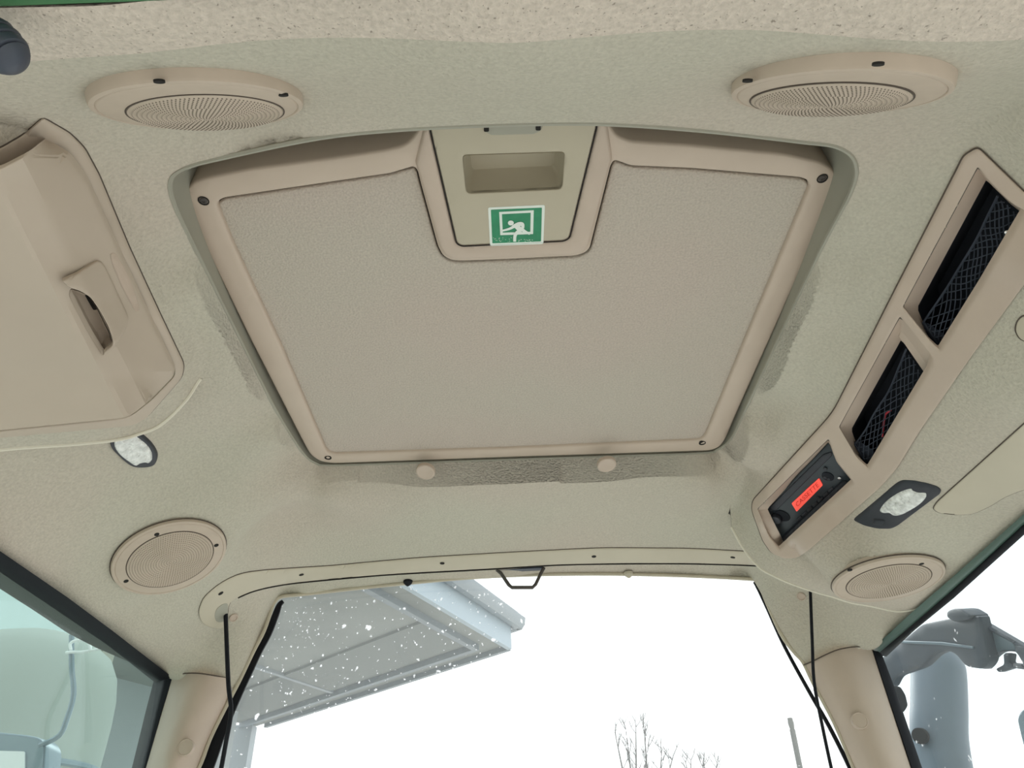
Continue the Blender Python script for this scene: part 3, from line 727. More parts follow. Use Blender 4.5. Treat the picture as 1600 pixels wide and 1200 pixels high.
net([(1559,306),(1542,340),(1525,375),(1500,416),(1478,452),(1443,503)], [(1596,338),(1575,378),(1552,412),(1527,455),(1500,500),(1470,544)], 15, 4, b1)
net([(1416,545),(1402,580),(1388,612),(1366,646),(1352,672),(1336,694)], [(1444,588),(1430,612),(1413,640),(1395,668),(1375,700),(1357,729)], 11, 4, b2)
# slack net cloth bundled at the pocket ends
for rimp, b_ in (([(1440,505),(1450,505),(1476,522),(1470,546),(1464,543),(1452,526)], b1), ([(1334,691),(1344,690),(1366,705),(1358,728),(1352,726),(1342,706)], b2)):
    panel('net_hem', rnd(rimp, 2, 2), deeper(sR(0), .024), 'net_cord', b_, step=6, thick=.002, back=(0, .5, .8))
inner_lip = rnd([(1415,507),(1421,514),(1460,562),(1456,578),(1447,586),(1409,529),(1404,527)], 2, 2)
panel('divider_ledge', rnd([(1413,505),(1420,513),(1417,521),(1449,568),(1455,569),(1456,575),(1447,586),(1409,531),(1404,527)], 2, 2), deeper(sR(0), .018), 'beige_plastic', b2, step=8, thick=.004)
rw = spl([(1392,641),(1384,647),(1382,655),(1380,668),(1379,682)], 4, False)
tag(tube('red_cable', deeper(sR(0), .016)(rw), .0011, 'red_wire'), 'short red cable poking through the smaller net', 'cable')
for (a, b), lb in (((1422,620), 'tiny chrome hook at the edge of the shorter net'), ((1573,363), 'tiny chrome hook at the edge of the longer net')):
    c = deeper(sR(0), .012)([(a, b)])[0]; tag(lathe('net_hook', c, -c, [(.0022,-.004),(.0022,0),(.0016,.0012),(0,.0016)], 'chrome', seg=12), lb, 'hook', 'net hooks')
# radio
dR = deeper(sR(0), .026)
rad = thing('car_radio', 'black radio with red lit display in the lower end of the console', 'radio', dR([(1266,770)])[0])
face = np.array([(1294,692),(1337,755),(1226,852),(1197,795)])
cR = dR([(1266,772)])[0]; P4 = dR(face); u_ax = (P4[0] + P4[1] - P4[2] - P4[3]); u_ax /= np.linalg.norm(u_ax); nR = np.cross(P4[0] - P4[2], P4[1] - P4[3]); nR /= np.linalg.norm(nR)
if nR @ cR > 0: nR = -nR
rp = lambda off: on_plane(cR + nR * off, nR)
bk = -nR
fp = panel('faceplate', rnd(face, [4, 3, 3, 3], 3), rp(0), 'radio_plastic', rad, step=14, thick=.008, bev=.002, bevr=3, back=bk)
g = lambda x, y: (1190 + x * .15, 680 + y * .15)
panel('cassette_door', rnd([g(95,740), g(640,205), g(725,180), g(735,215), g(150,790), g(90,790)], 2, 2), rp(.002), 'black_plastic', rad, step=14, thick=.003, bev=.001, bevr=2, back=bk)
panel('lower_bar', rnd([g(225,1075), g(855,480), g(895,500), g(950,492), g(240,1115)], 2, 2), rp(.003), 'black_plastic', rad, step=14, thick=.004, bev=.0015, bevr=3, back=bk)
panel('lower_slot', rnd([g(215,1050), g(845,465), g(860,478), g(222,1072)], 1, 2), rp(.0006), 'pocket_black', rad, step=14, thick=.001, back=bk)
disp = rnd([g(312,712), g(597,450), g(636,522), g(365,797)], 1.2, 3)
panel('display', disp, rp(.0012), 'red_display', rad, step=10, thick=.001, back=bk)
vax = np.cross(nR, u_ax)
tcu = bpy.data.curves.new('display_letters', 'FONT'); tcu.body = 'CASSETTE'; tcu.align_x = 'CENTER'; tcu.align_y = 'CENTER'; tcu.size = 1
to = bpy.data.objects.new('tmp', tcu); sc.collection.objects.link(to); bpy.context.view_layer.update()
tm = bpy.data.meshes.new_from_object(to.evaluated_get(bpy.context.evaluated_depsgraph_get())); bpy.data.objects.remove(to)
D4 = rp(.0016)([g(312,712), g(597,450), g(636,522), g(365,797)]); ua = (D4[1] - D4[0] + D4[2] - D4[3]) / 2; va = (D4[0] - D4[3] + D4[1] - D4[2]) / 2; dc = D4.mean(0)
tv = np.array([v.co[:] for v in tm.vertices]); tw = np.ptp(tv[:, 0]); th = np.ptp(tv[:, 1])
obj('display_letters', dc + np.outer(tv[:, 0] / tw * .82, ua) + np.outer(tv[:, 1] / th * .5, va), [tuple(p.vertices) for p in tm.polygons], 'display_text', rad, smooth=False)
kn = lathe('volume_knob', rp(.0)([g(165,850)])[0], nR, [(.0085,0),(.0085,.004),(.0078,.0075),(.0068,.0082),(.006,.0078),(0,.0078)], 'black_plastic', rad, seg=32)
lathe('knob_well', rp(.0006)([g(215,840)])[0], nR, [(.0115,0),(.0112,.0006),(0,.0006)], 'pocket_black', rad, seg=32)
for i in range(7):
    a = np.array(g(360 + i * 55, 880 - i * 50)); panel('button', rnd([a, a + [6.5, -5.8], a + [9, -2.6], a + [2.6, 3]], 1, 2), rp(.0018), 'black_plastic', rad, step=8, thick=.002, bev=.0006, bevr=1, back=bk)
for a in ((665,345),(660,435),(700,455),(590,650)):
    lathe('button', rp(.0008)([g(*a)])[0], nR, [(.0026,0),(.0026,.001),(.0018,.0016),(0,.0016)], 'black_plastic', rad, seg=12)
lathe('selector_pad', rp(.0004)([g(690,430)])[0], nR, [(.008,0),(.008,.0006),(.007,.001),(0,.001)], 'pocket_black', rad, seg=24)
lathe('indicator', rp(.001)([g(812,445)])[0], nR, [(.0024,0),(.0022,.001),(0,.0014)], 'chrome', rad, seg=12)

# flush covers beyond the console
o = panel('access_cover', rnd([(1700,575),(1700,770),(1640,762),(1600,766),(1570,778),(1548,792),(1522,804),(1500,806),(1468,803),(1458,796),(1464,786)], [3,3,10,10,10,8,8,8,6,4,6], 3), sR(.0016), 'trim_plastic', None, step=12, thick=.002, bev=.0012, bevr=2, gap=(.0008,.0014))
tag(o, 'flush beige cover panel beside the black lamp, running off the right edge', 'cover')
o = panel('oval_cover', rnd([(1640,500),(1600,494),(1590,503),(1587,518),(1594,531),(1606,536),(1650,540)], 6, 3), sR(.0016), 'trim_plastic', None, step=8, thick=.002, bev=.0012, bevr=2, gap=(.0008,.0014))
tag(o, 'small rounded beige cover at the right edge beside the console', 'cover')

# ---------------------------------------------------------------- lamps
def lamp(label, outer, lens, mapf, mapf2, extra, nrm):
    c = mapf([np.mean(outer, axis=0)])[0]; t = thing('reading_lamp', label, 'lamp', c, None)
    panel('bezel', outer, mapf, 'black_plastic', t, step=7, thick=.006, bev=.003, bevr=3)
    panel('lens', lens, mapf2, 'lamp_lens', t, step=5, thick=.003, bev=.003, bevr=6)
    for e in extra: panel('switch', e, mapf2, 'black_plastic', t, step=6, thick=.002, bev=.001, bevr=2)
lamp('oval clear lamp in a black rim beside the left compartment',
     spl([(171,690),(176,682),(190,676),(208,674),(222,684),(235,696),(243,708),(245,718),(241,728),(230,732),(212,732),(200,727),(186,715),(174,702)], 4),
     spl([(178,686),(186,687),(192,688),(200,686),(206,681),(218,689),(229,698),(236,709),(237,720),(232,726),(226,725),(218,727),(211,730),(198,722),(186,712),(178,700)], 4),
     on_surf(ZC, .005), on_surf(ZC, .0075), [], None)
lamp('clear lamp in a black diamond-shaped plate below the console',
     rnd([(1334,815),(1403,757),(1412,753),(1430,754),(1450,758),(1466,763),(1472,768),(1470,773),(1402,824),(1392,828),(1372,828),(1350,823)], [3,8,4,4,4,4,3,3,8,4,6,6], 3),
     spl([(1376,801),(1383,790),(1396,779),(1410,771),(1424,767),(1428,770),(1436,773),(1448,774),(1447,781),(1437,791),(1421,801),(1408,807),(1397,808),(1390,804),(1382,804)], 4),
     sR(.003), sR(.006), [rnd([(1366,813),(1383,815),(1378,822),(1364,820)], 2, 2)], None)

# ---------------------------------------------------------------- left overhead compartment
comp = thing('overhead_compartment', 'beige overhead storage compartment with a faceted lid at the left', 'storage compartment', on_surf(ZL)([(100,450)])[0])
c_out = rnd([(65,187),(107,211),(130,234),(153,276),(201,390),(250,495),(287,572),(284,592),(228,656),(206,667),(110,676),(0,686),(-200,700),(-200,290),(-60,255),(0,234),(34,214)], [6,8,8,8,4,4,8,8,12,12,4,4,3,3,4,8,8], 3)
panel('frame', c_out, sL(.003), 'lid_plastic', comp, holes=[grow(l_out, 1.4)], step=10, thick=.004, bev=.002, bevr=3, gap=(.0007,.0030))
panel('gap_shadow', grow(l_out, 4), sL(-.001), 'dark_gap', comp, holes=[grow(l_out, -6)], step=20, thick=.001)
# lid: three facets that flatten towards the left
ky = np.array([180, 224, 247, 282, 390, 474, 580, 590, 627, 654, 674, 700.])
eX = np.interp(ky, [180, 224, 247, 282, 390, 474, 580, 590, 627, 654, 674, 700], [40, 67, 106, 132, 182, 221, 272, 270, 250, 240, 236, 230])
fX1 = np.interp(ky, [180, 267, 400, 546, 621, 700], [5, 45, 106, 185, 226, 262]) - 0
fX1 = np.minimum(fX1, eX - 6)
fX2 = np.interp(ky, [180, 296, 400, 575, 647, 700], [-60, 0, 54, 156, 195, 226]); fX2 = np.minimum(fX2, fX1 - 8)
lX = fX2 - 330
eZ = ZL(on_surf(ZL)(np.stack([eX, ky], 1))[:, :2])
def zz(ky): return np.interp(ky, [180, 300, 450, 600, 700], [.436, .459, .470, .467, .450])
kz = [zz(ky), zz(ky) - .043, zz(ky) - .063, zz(ky) - .098]
kx = [eX, fX1, fX2, lX]
edge_y, edge_x = ky, eX
def lid_z(P):
    P = np.atleast_2d(P); x, y = P[:, 0], P[:, 1]
    X = [np.interp(y, ky, k_) for k_ in kx]; Zz = [np.interp(y, ky, k_) for k_ in kz]
    z = np.where(x > X[1], Zz[1] + (Zz[0] - Zz[1]) * (x - X[1]) / (X[0] - X[1]), np.where(x > X[2], Zz[2] + (Zz[1] - Zz[2]) * (x - X[2]) / (X[1] - X[2]), Zz[3] + (Zz[2] - Zz[3]) * (x - X[3]) / (X[2] - X[3])))
    return z
def mlid(off): return lambda P: (lambda r, z: r * ((z - off) / r[:, 2])[:, None])(rays(P), lid_z(P))
slot = rnd([(110,452),(122,455),(138,462),(150,480),(160,500),(170,520),(176,539),(166,545),(161,556),(152,543),(135,515),(118,482),(108,462)], 3, 3)
lid = panel('lid', l_out, mlid(.0045), 'lid_plastic', comp, holes=[slot], step=9, thick=.004, bev=.002, bevr=3, ang=14)
s0 = mlid(.0045)(slot); away = np.array([-.45, .25, .85]); cs = s0.mean(0)
s1 = s0 + away * .005; s2 = (s0 - cs) * .93 + cs + away * .014; s3 = (s0 - cs) * .6 + cs + away * .018
loft('handle_recess', [s0, s1, s2, s3], 'lid_plastic', lid, closed=True, caps=False)
obj('recess_floor', s3, [tuple(range(len(s3)))], 'lid_plastic', lid)
sl = rnd([(134,474),(142,473),(157,496),(148,498)], 2, 3); q1 = mlid(.0045)(sl) + away * .0162
obj('latch_slot', np.concatenate([q1, q1 + away * .004]), [tuple(range(len(q1)))[::-1], tuple(len(q1) + i for i in range(len(q1)))] + [(i, (i + 1) % len(q1), len(q1) + (i + 1) % len(q1), len(q1) + i) for i in range(len(q1))], 'dark_gap', lid, smooth=False)
tab = rnd([(97,440),(120,432),(140,421),(153,414),(160,416),(167,426),(203,503),(198,519),(180,544),(167,556),(162,556),(164,550),(176,542),(177,534),(170,512),(156,486),(142,466),(126,456),(108,450)], [2,4,4,4,4,6,8,6,4,4,2,3,4,4,6,6,6,6,4], 3)
def tabdisp(v):                                   # rises towards the finger edge
    ed = np.array([(97,440),(126,456),(142,466),(156,486),(170,512),(177,534),(164,552.)])
    d = np.full(len(v), 1e9)
    for i in range(len(ed) - 1):
        a, b = ed[i], ed[i + 1]; ab = b - a; t = np.clip(((v - a) @ ab) / (ab @ ab), 0, 1); d = np.minimum(d, np.linalg.norm(v - a - t[:, None] * ab, axis=1))
    return np.clip(d / 45, 0, 1) * .007
panel('handle', tab, mlid(.0125), 'lid_plastic', lid, step=7, thick=.004, bev=.002, bevr=3, back=(-.45, .25, .85), disp=tabdisp, ang=40)
groove = rnd([(173,396),(180,396),(200,430),(217,478),(217,487),(211,486),(190,446),(174,408)], 3, 3)
panel('moulded_groove', groove, mlid(.0049), 'beige_plastic', lid, step=8, thick=.001)

# ---------------------------------------------------------------- rear window header trim
ht_u = [(334,983),(318,977),(311,966),(310,955),(317,936),(342,914),(374,898),(413,893),(470,889),(520,886),(560,882),(660,873),(800,865),(940,858),(1080,859),(1171,864),(1230,868)]
ht_l = [(1230,889),(1181,884),(1080,881),(975,881),(870,883),(775,889),(625,897),(560,902),(505,907),(456,912),(420,918),(393,925),(372,934),(357,944),(355,966),(350,984)]
mC = lambda off: on_surf(ZC, off)
htr = thing('window_header_trim', 'long curved beige trim strip above the rear window with screw holes', 'trim strip', mC(0)([(800,875)])[0])
o = panel('strip', resamp(rnd(ht_u + ht_l, 30, 3), 10), mC(.0035), 'trim_plastic', htr, holes=[rnd([(335,958),(342,948),(352,942),(357,944),(356,968),(340,972)], 4, 3)] if False else (), step=9, thick=.004, bev=.002, bevr=3, gap=(.0008,.003))
panel('cord_slot', rnd([(335,960),(339,951),(348,944),(356,943),(356,968),(345,973),(337,971)], 5, 3), mC(.0042), 'surround_plastic', htr, step=8, thick=.0008)
lowl = mC(.0015)(spl([p for p in ht_l[:13]], 3, False)); tube('shadow_gap', lowl, .0016, 'dark_gap', htr, n=6)
for a, b in ((345,927),(471,898),(691,880),(928,869.5),(1145,871)):
    c = mC(.0036)([(a, b)])[0]; lathe('screw_hole', c, normal_at(ZC, c), [(.0042,-.001),(.0042,.0005),(.002,.0007),(0,.0007)], 'dark_gap', htr, seg=16)
for (a, b), lb in (((365,965), 'small plug in the headliner corner beside the left cord'), ((1252,932), 'small plug in the headliner corner beside the right cord')):
    c = mC(.001)([(a, b)])[0]; n = normal_at(ZC, c)
    tag(lathe('corner_plug', c, n, [(.0075,-.004),(.0075,.0012),(.006,.0018),(.0055,.0008),(.003,.0004),(0,.0004)], 'beige_plastic', seg=20), lb, 'plug', 'corner plugs')
# pale window rim and its reveal edge
wr = px_y([(a, b, 1.289) for a, b in [(300,1222),(315,1190),(328,1155),(345,1120),(362,1087)] + win_edge[1:] + [(1272,1070),(1304,1130),(1332,1196),(1345,1225)]])
wrs = spl(wr, 4, False)

# ---------------------------------------------------------------- rear window
win = struct(panel('window_1', np.array([(x, z) for x, y, z in px_y([(a, b, 1.302) for a, b in [(441,929),(430,936),(413,985),(362,1087),(300,1222)]])] + [(-.60,-.6),(.62,-.6)] + [(x, z) for x, y, z in px_y([(a, b, 1.302) for a, b in [(1345,1225),(1304,1130),(1220,990),(1190,920),(1180,903),(1080,898),(960,895),(835,896),(640,909)]])]), lambda X: np.column_stack([X[:, 0], np.full(len(X), 1.305), X[:, 1]]), 'rear_glass', None, step=.2, thick=.002, back=(0, 1, 0)), 'rear window pane')
tube('window_rim', wrs, .0035, 'trim_plastic', win, n=8)
sl_l = spl(px_y([(a, b, 1.298) for a, b in [(443,940),(437,946),(431,962),(420,990),(404,1020),(390,1050),(366,1100),(345,1145),(330,1180),(305,1240)]]), 4, False)
sl_r = spl(px_y([(a, b, 1.298) for a, b in [(1178,910),(1186,925),(1200,955),(1225,1010),(1262,1078),(1292,1130),(1320,1185),(1345,1240)]]), 4, False)
def strip(name, c, wd, mat_, parent, nrm=(0, -1, 0), th=.004):
    c = np.array(c); t = np.gradient(c, axis=0); t /= np.linalg.norm(t, axis=1)[:, None]; s = np.cross(t, nrm); s /= np.linalg.norm(s, axis=1)[:, None]
    wd = np.interp(np.linspace(0, 1, len(c)), np.linspace(0, 1, len(wd)), wd)[:, None]; nn = np.array(nrm) * th
    return loft(name, [c - s * wd, c - s * wd + nn, c + s * wd + nn, c + s * wd], mat_, parent)
strip('seal', sl_l, [.003, .006, .006, .006, .010, .016], 'black_rubber', win)
strip('seal', sl_r, [.0018, .0024, .0026, .003, .003], 'black_rubber', win)

# ---------------------------------------------------------------- rear pillars
def pillar(name, tops, bots, label):
    """cross-section points along the top line, followed straight down"""
    rows = [tops] + [tops + (bots - tops) * k for k in np.linspace(.08, 1, 14)]
    return struct(loft(name, rows, 'beige_plastic', label=label, ang=60))
wl = lambda py: np.interp(py, [1060, 1087, 1120, 1155, 1190, 1225, 1300], [366, 360, 343, 326, 313, 298, 270])
wr_ = lambda py: np.interp(py, [1035, 1070, 1130, 1196, 1225, 1300], [1254, 1272, 1304, 1332, 1345, 1376])
def pillar_rows(side):
    rows = []
    for i, py in enumerate([0, 15, 35, 55, 75, 100, 130, 170, 240]):
        if side == 'l':
            e = np.array([(265 + (225 - 265) * py / 139, 1061 + py), (wl(1060 + py), 1060 + py)])
            A = px_y([(e[0][0], e[0][1], 1.283)])[0]; W = px_y([(e[1][0], e[1][1], 1.29)])[0]
            ys = [1.283, 1.262, 1.240, 1.232, 1.240, 1.27, 1.29]; us = [0, .10, .28, .45, .62, .9, 1]
            topy = [1061, 1056, 1053, 1053, 1055, 1060, 1064]
        else:
            e = np.array([(1254, 0), (1365, 0)])
            A = None
            ys = [1.29, 1.27, 1.25, 1.242, 1.245, 1.262, 1.285]; us = [0, .12, .32, .5, .7, .9, 1]
            topy = [1040, 1034, 1024, 1016, 1012, 1012, 1015]
        row = []
        for u, y, ty in zip(us, ys, topy):
            yy = ty + py
            if side == 'l': x0 = 265 + (225 - 265) * (yy - 1061) / 139; x1 = wl(yy)
            else: x0 = wr_(yy); x1 = 1365 + (1425 - 1365) * (yy - 1015) / 185
            row.append(px_y([(x0 + (x1 - x0) * u, yy, y)])[0])
        rows.append(row)
    last = np.array(rows[-1]); rows.append(last + [0, 0, -.7]); return rows
struct(loft('trim_2', pillar_rows('l'), 'beige_plastic', ang=60), 'left rear pillar cover in beige plastic')
struct(loft('trim_3', pillar_rows('r'), 'beige_plastic', ang=60), 'right rear pillar cover in beige plastic')
for L_, o_ in (([(265,1061,1.279),(275,1056,1.258),(292,1053,1.237),(309,1053,1.229),(325,1055,1.237),(352,1060,1.267),(364,1064,1.286)], 0), ([(1256,1040,1.287),(1270,1034,1.267),(1290,1024,1.247),(1310,1016,1.239),(1333,1012,1.242),(1354,1012,1.259),(1364,1015,1.28)], 1)):
    tube('seam', spl(px_y([(a, b - 1, c) for a, b, c in L_]), 4, False), .0011, 'gap_brown', ceiling, n=6)
for (a, b, y), lb in (((290,1168,1.2365), 'round screw cap on the left rear pillar'), ((1343,1126,1.2415), 'round screw cap on the right rear pillar')):
    c = px_y([(a, b, y)])[0]
    t = thing('pillar_cap', lb, 'cap', c, 'pillar screw caps')
    lathe('ring', c, (-.1 if a > 800 else .1, -1, 0), [(.0125,-.006),(.0125,.002),(.0115,.003),(.0105,.002),(.0095,.0022),(0,.0022)], 'beige_plastic', t, seg=28)
    lathe('screw', c + np.array([0, -.0022, 0]), (0, -1, 0), [(.0016,-.001),(.0016,.0004),(0,.0004)], 'dark_gap', t, seg=10)

# ---------------------------------------------------------------- side doors: seal, glass
def door(name, hdr, pil, gx, gm, label, flange=None):
    d = struct(tube(name, spl(hdr, 4, False), .006, 'black_rubber', n=8), label)
    return d
# header seal lines: pixel pairs (upper edge, lower edge) on z .331 / .318
def band(name, up, lo, mat_, parent=None, label=None, th=.004):
    n = max(len(up), len(lo)); up = np.array(up); lo = np.array(lo)
    o = np.array([0, 0, th]); mid = (up + lo) / 2; mid = mid - (up - lo) * 0
    c = -mid / np.linalg.norm(mid, axis=1)[:, None] * .003
    return loft(name, [up * 1.03, up, mid + c, lo, lo * 1.03], mat_, parent, label=label, ang=80)
lu = px_z([(x, y - 2, .328) for x, y in [(-150,758),(0,863),(105,935),(175,987),(269,1060)]]); ll = px_z([(x, y, .322) for x, y in [(-150,792),(0,894),(95,958),(168,1008),(243,1067)]])
seal_l = struct(band('door_1', lu, ll, 'black_rubber'), 'black rubber seal of the left door opening')
ru = px_z([(x, y - 3, .328) for x, y in [(1720,700),(1600,806),(1480,912),(1420,964),(1363,1017)]]); rl = px_z([(x, y, .324) for x, y in [(1720,712),(1600,819),(1486,924),(1426,976),(1369,1024)]])
seal_r = struct(band('door_2', ru, rl, 'green_seal'), 'dark green seal lip of the right door opening')
ru2 = rl; rl2 = px_z([(x, y, .318) for x, y in [(1722,728),(1602,834),(1490,935),(1430,984),(1385,1026)]])
band('outer_seal', ru2, rl2, 'black_rubber', seal_r)
def vband(name, a, b, y, mat_, parent):
    A = px_y([(p[0], p[1], y) for p in a]); B = px_y([(p[0], p[1], y + .012) for p in b])
    return loft(name, [A + [0, .02, 0], A, (A + B) / 2 + [0, -.004, 0], B, B + [0, .02, 0]], mat_, parent)
vband('post_seal', [(269,1058),(250,1120),(228,1200),(212,1262)], [(240,1064),(228,1110),(208,1192),(190,1262)], 1.275, 'black_rubber', seal_l)
vband('post_seal', [(1364,1016),(1385,1080),(1425,1200),(1447,1265)], [(1378,1022),(1400,1080),(1441,1200),(1462,1262)], 1.278, 'black_rubber', seal_r)
for nm, a, b, gm, lb in (('window_2', (-.562,.2), (-.604,1.284), 'left_glass', 'left door pane'), ('window_3', (.572,.2), (.650,1.305), 'right_glass', 'right door pane')):
    sg = -1 if a[0] < 0 else 1
    V = [(x + sg * o_, y, z) for z in (-.6, .345) for (x, y), o_ in ((a, 0), (b, 0), (b, .003), (a, .003))]
    struct(obj(nm, V, [(0,1,2,3),(7,6,5,4),(0,4,5,1),(1,5,6,2),(2,6,7,3),(3,7,4,0)], gm, smooth=False), lb)

# ---------------------------------------------------------------- cords, latch loop, bumpers
def cord(name, L, r, lb, mat_='black_rubber'): return tag(tube(name, spl(px_y(L), 5, False), r, mat_, n=8), lb, 'cord', 'hanging blind cords')
cord('blind_cord', [(352,940,1.195),(354,1000,1.205),(357,1070,1.215),(361,1112,1.222),(353,1160,1.235),(344,1210,1.25),(330,1290,1.26)], [.0042] * 0 or .0036, 'black cord hanging beside the left rear pillar')
cord('blind_cord', [(1266,918,1.20),(1269,1000,1.21),(1272,1065,1.22),(1284,1130,1.23),(1300,1205,1.24),(1320,1290,1.25)], .0026, 'thin black cord hanging beside the right rear pillar')
lp = px_y([(775,889,1.262),(783,896,1.262),(795,914,1.262),(800,918,1.262),(832,918,1.262),(837,913,1.262),(845,896,1.262),(850,887,1.262)])
hk = thing('window_latch', 'grey trapezoid loop hanging at the top middle of the rear window', 'latch', lp.mean(0))
tube('loop', lp, .0032, 'screw_metal', hk, n=8)
V, Fc = box_vf(px_y([(812,889,1.262)])[0] + [0, .004, .002], (.088, .012, .006)); obj('mount', V, Fc, 'knob_plastic', hk, smooth=False)
for (a, b), mt, lb in (((637,916), 'black_rubber', 'small dark stop under the window header, left of the latch loop'), ((983,903), 'trim_plastic', 'small pale stop under the window header, right of the latch loop')):
    c = px_y([(a, b, 1.285)])[0]; tag(lathe('window_stop', c + np.array([0, 0, .004]), (0, -.1, -1), [(.009,-.006),(.008,-.002),(.004,.002),(.0015,.004),(0,.0042)], mt, seg=16), lb, 'stop', 'window stops')

# ribbed knob at the front left edge
kc = np.array([-.268, .158, .330]); kn_t = thing('ribbed_knob', 'dark grey ribbed knob at the upper left edge', 'knob', kc)
def knob():
    c = px_z([(4,78,.335)])[0]; ax = np.array([.55, .30, -.45]); ax /= np.linalg.norm(ax); k = .52
    pr = [(.010,-.03),(.018,-.012),(.0215,-.006),(.0225,-.002),(.0215,.001),(.0195,.002),(.0215,.004),(.0222,.008),(.0212,.011),(.019,.012),(.0205,.014),(.0205,.018),(.019,.021),(.016,.022),(.0172,.024),(.014,.028),(.007,.031),(0,.032)]
    lathe('grip', c - ax * .006, ax, [(a * k, b * k) for a, b in pr], 'knob_plastic', kn_t, seg=36)
    tube('stem', [c - ax * .02, c - ax * .03, np.array([c[0] - .06, c[1] - .0, .352])], .004, 'black_plastic', kn_t)
knob()

# ---------------------------------------------------------------- outside
V, Fc = box_vf((0, 5, GROUND - .05), (120, 120, .1)); struct(obj('ground', V, Fc, 'gravel', smooth=False), 'pale gravel yard')
V, Fc = box_vf((0, -4.5, 1.2), (16, .3, 7)); struct(obj('front_light_block', V, Fc, 'wall_beige', smooth=False), 'added unseen wall behind the camera that blocks front light')  # unseen wall, added to hold back light from the front
# shed roof seen through the rear window
Hs = 2.5
K, E1, E2 = px_z([(792,1005,Hs)])[0], px_z([(628,905,Hs)])[0], px_z([(415,1128,Hs)])[0]
d1 = (E1 - K) / np.linalg.norm(E1 - K); d2 = (E2 - K) / np.linalg.norm(E2 - K); E1 = K + d1 * 5.0; E2 = K + d2 * 5.9; FarC = K + d1 * 5.0 + d2 * 5.9
shed = thing('shed', 'grey shed corner with boxed eaves seen through the rear window', 'shed', (E2[0] - 1, E2[1], GROUND))
def prism(name, L, z0, z1, mat_, par):
    n = len(L); V = [(p[0], p[1], z0) for p in L] + [(p[0], p[1], z1) for p in L]
    return obj(name, V, [tuple(range(n))[::-1], tuple(n + i for i in range(n))] + [(i, (i + 1) % n, n + (i + 1) % n, n + i) for i in range(n)], mat_, par, smooth=False)
n1 = np.array([d1[1], -d1[0], 0]); n2 = np.array([-d2[1], d2[0], 0])
if n1 @ (d2) > 0: n1 = -n1
if n2 @ (d1) > 0: n2 = -n2
prism('soffit', [K, E1, FarC, E2], Hs - .02, Hs + .05, 'shed_soffit', shed)
# soffit boards across the eaves and recessed inner ceiling beams
for i in range(1):
    a = K + d2 * 3.2 + d1 * .42; b = a + d1 * 4.2; prism('soffit_batten', [a, b, b + d2 * .07, a + d2 * .07], Hs - .06, Hs - .019, 'shed_trim', shed)
prism('inner_board', [K + d1 * .30 + d2 * .30, K + d1 * 4.9 + d2 * .30, K + d1 * 4.9 + d2 * .38, K + d1 * .38 + d2 * .38, K + d1 * .38 + d2 * 5.9, K + d1 * .3 + d2 * 5.9], Hs - .09, Hs - .019, 'shed_fascia', shed)
prism('eaves_board', [K + d1 * .5 + d2 * .45, K + d1 * 1.5 + d2 * .45, K + d1 * 1.5 + d2 * 5.9, K + d1 * .5 + d2 * 5.9], Hs - .05, Hs - .019, 'shed_dark', shed)
for (a, d, n) in ((K, d1, n1), (K, d2, n2)):
    L = 4.9 if d is d1 else 5.6
    b = a + d * L
    prism('fascia', [a, b, b + n * .06, a + n * .06], Hs - .08, Hs + .34, 'shed_bright' if d is d1 else 'shed_fascia', shed)
    rows = []
    for u, v in ((.06, .20), (.10, .17), (.17, .17), (.21, .22), (.22, .30), (.20, .30), (.19, .24), (.16, .2), (.11, .2), (.08, .24), (.06, .30)):
        rows.append([a + n * u + [0, 0, v] - d * .1, b + n * u + [0, 0, v]])
    loft('gutter', rows, 'shed_trim', shed)
prism('roof_edge', [K - (d1 + d2) * .14, E1 + n1 * .2, FarC, E2 + n2 * .2], Hs + .34, Hs + .38, 'shed_trim', shed)
prism('wall', [K + d1 * .9 + d2 * 5.2, K + d1 * 4.8 + d2 * 5.2, K + d1 * 4.8 + d2 * 5.5, K + d1 * .9 + d2 * 5.5], GROUND, Hs, 'shed_wall', shed)
pw = px_z([(398,1140,Hs - .1)])[0]; prism('corner_post', [pw + [-.35, -.15, 0], pw + [0, -.15, 0], pw + [0, .1, 0], pw + [-.35, .1, 0]], GROUND, Hs - .05, 'shed_trim', shed)
# bare tree
def tree(cx, cy, y, label, seed, px0, px1, nmain, hpx):
    random.seed(seed); parts = []; base = px_y([((px0 + px1) / 2, 1390, y)])[0]; base = np.array([base[0], y, GROUND])
    tr = thing('bare_tree', label, 'tree', base, 'bare trees')
    crown = base + [0, 0, 3.2]
    tube('trunk', [base, base + [.05, 0, 1.6], crown], [.12, .1, .07], 'twig', tr, n=8)
    for i in range(nmain):
        px = px0 + (px1 - px0) * (i + .5) / nmain + random.uniform(-4, 4); py = hpx[i % len(hpx)] + random.uniform(-5, 5)
        tip = px_y([(px, py, y)])[0] + [0, random.uniform(-.4, .4), 0]
        mid = (crown * .45 + tip * .55) + [random.uniform(-.1, .1), 0, -.25]
        P = spl([crown, mid, tip], 6, False); parts.append(tube_vf(P, list(np.linspace(.04, .006, len(P))), 5))
        for k_ in range(12):
            j = random.randint(4, len(P) - 1); s = P[j]; L = .35 * (1.3 - j / len(P)) + .12
            a = random.uniform(-.7, .7); e = s + np.array([math.sin(a) * L, random.uniform(-.2, .2), math.cos(a) * L]); m_ = (s + e) / 2 + [random.uniform(-.03, .03), 0, 0]
            parts.append(tube_vf([s, m_, e], [.008, .006, .003], 4))
            for q_ in range(2):
                e2 = m_ + np.array([random.uniform(-.12, .12), 0, .16]); parts.append(tube_vf([m_, e2], [.005, .002], 3))
    V, Fc = merge(parts); o = obj('twigs', V, Fc, 'twig', tr); o['kind'] = 'stuff'
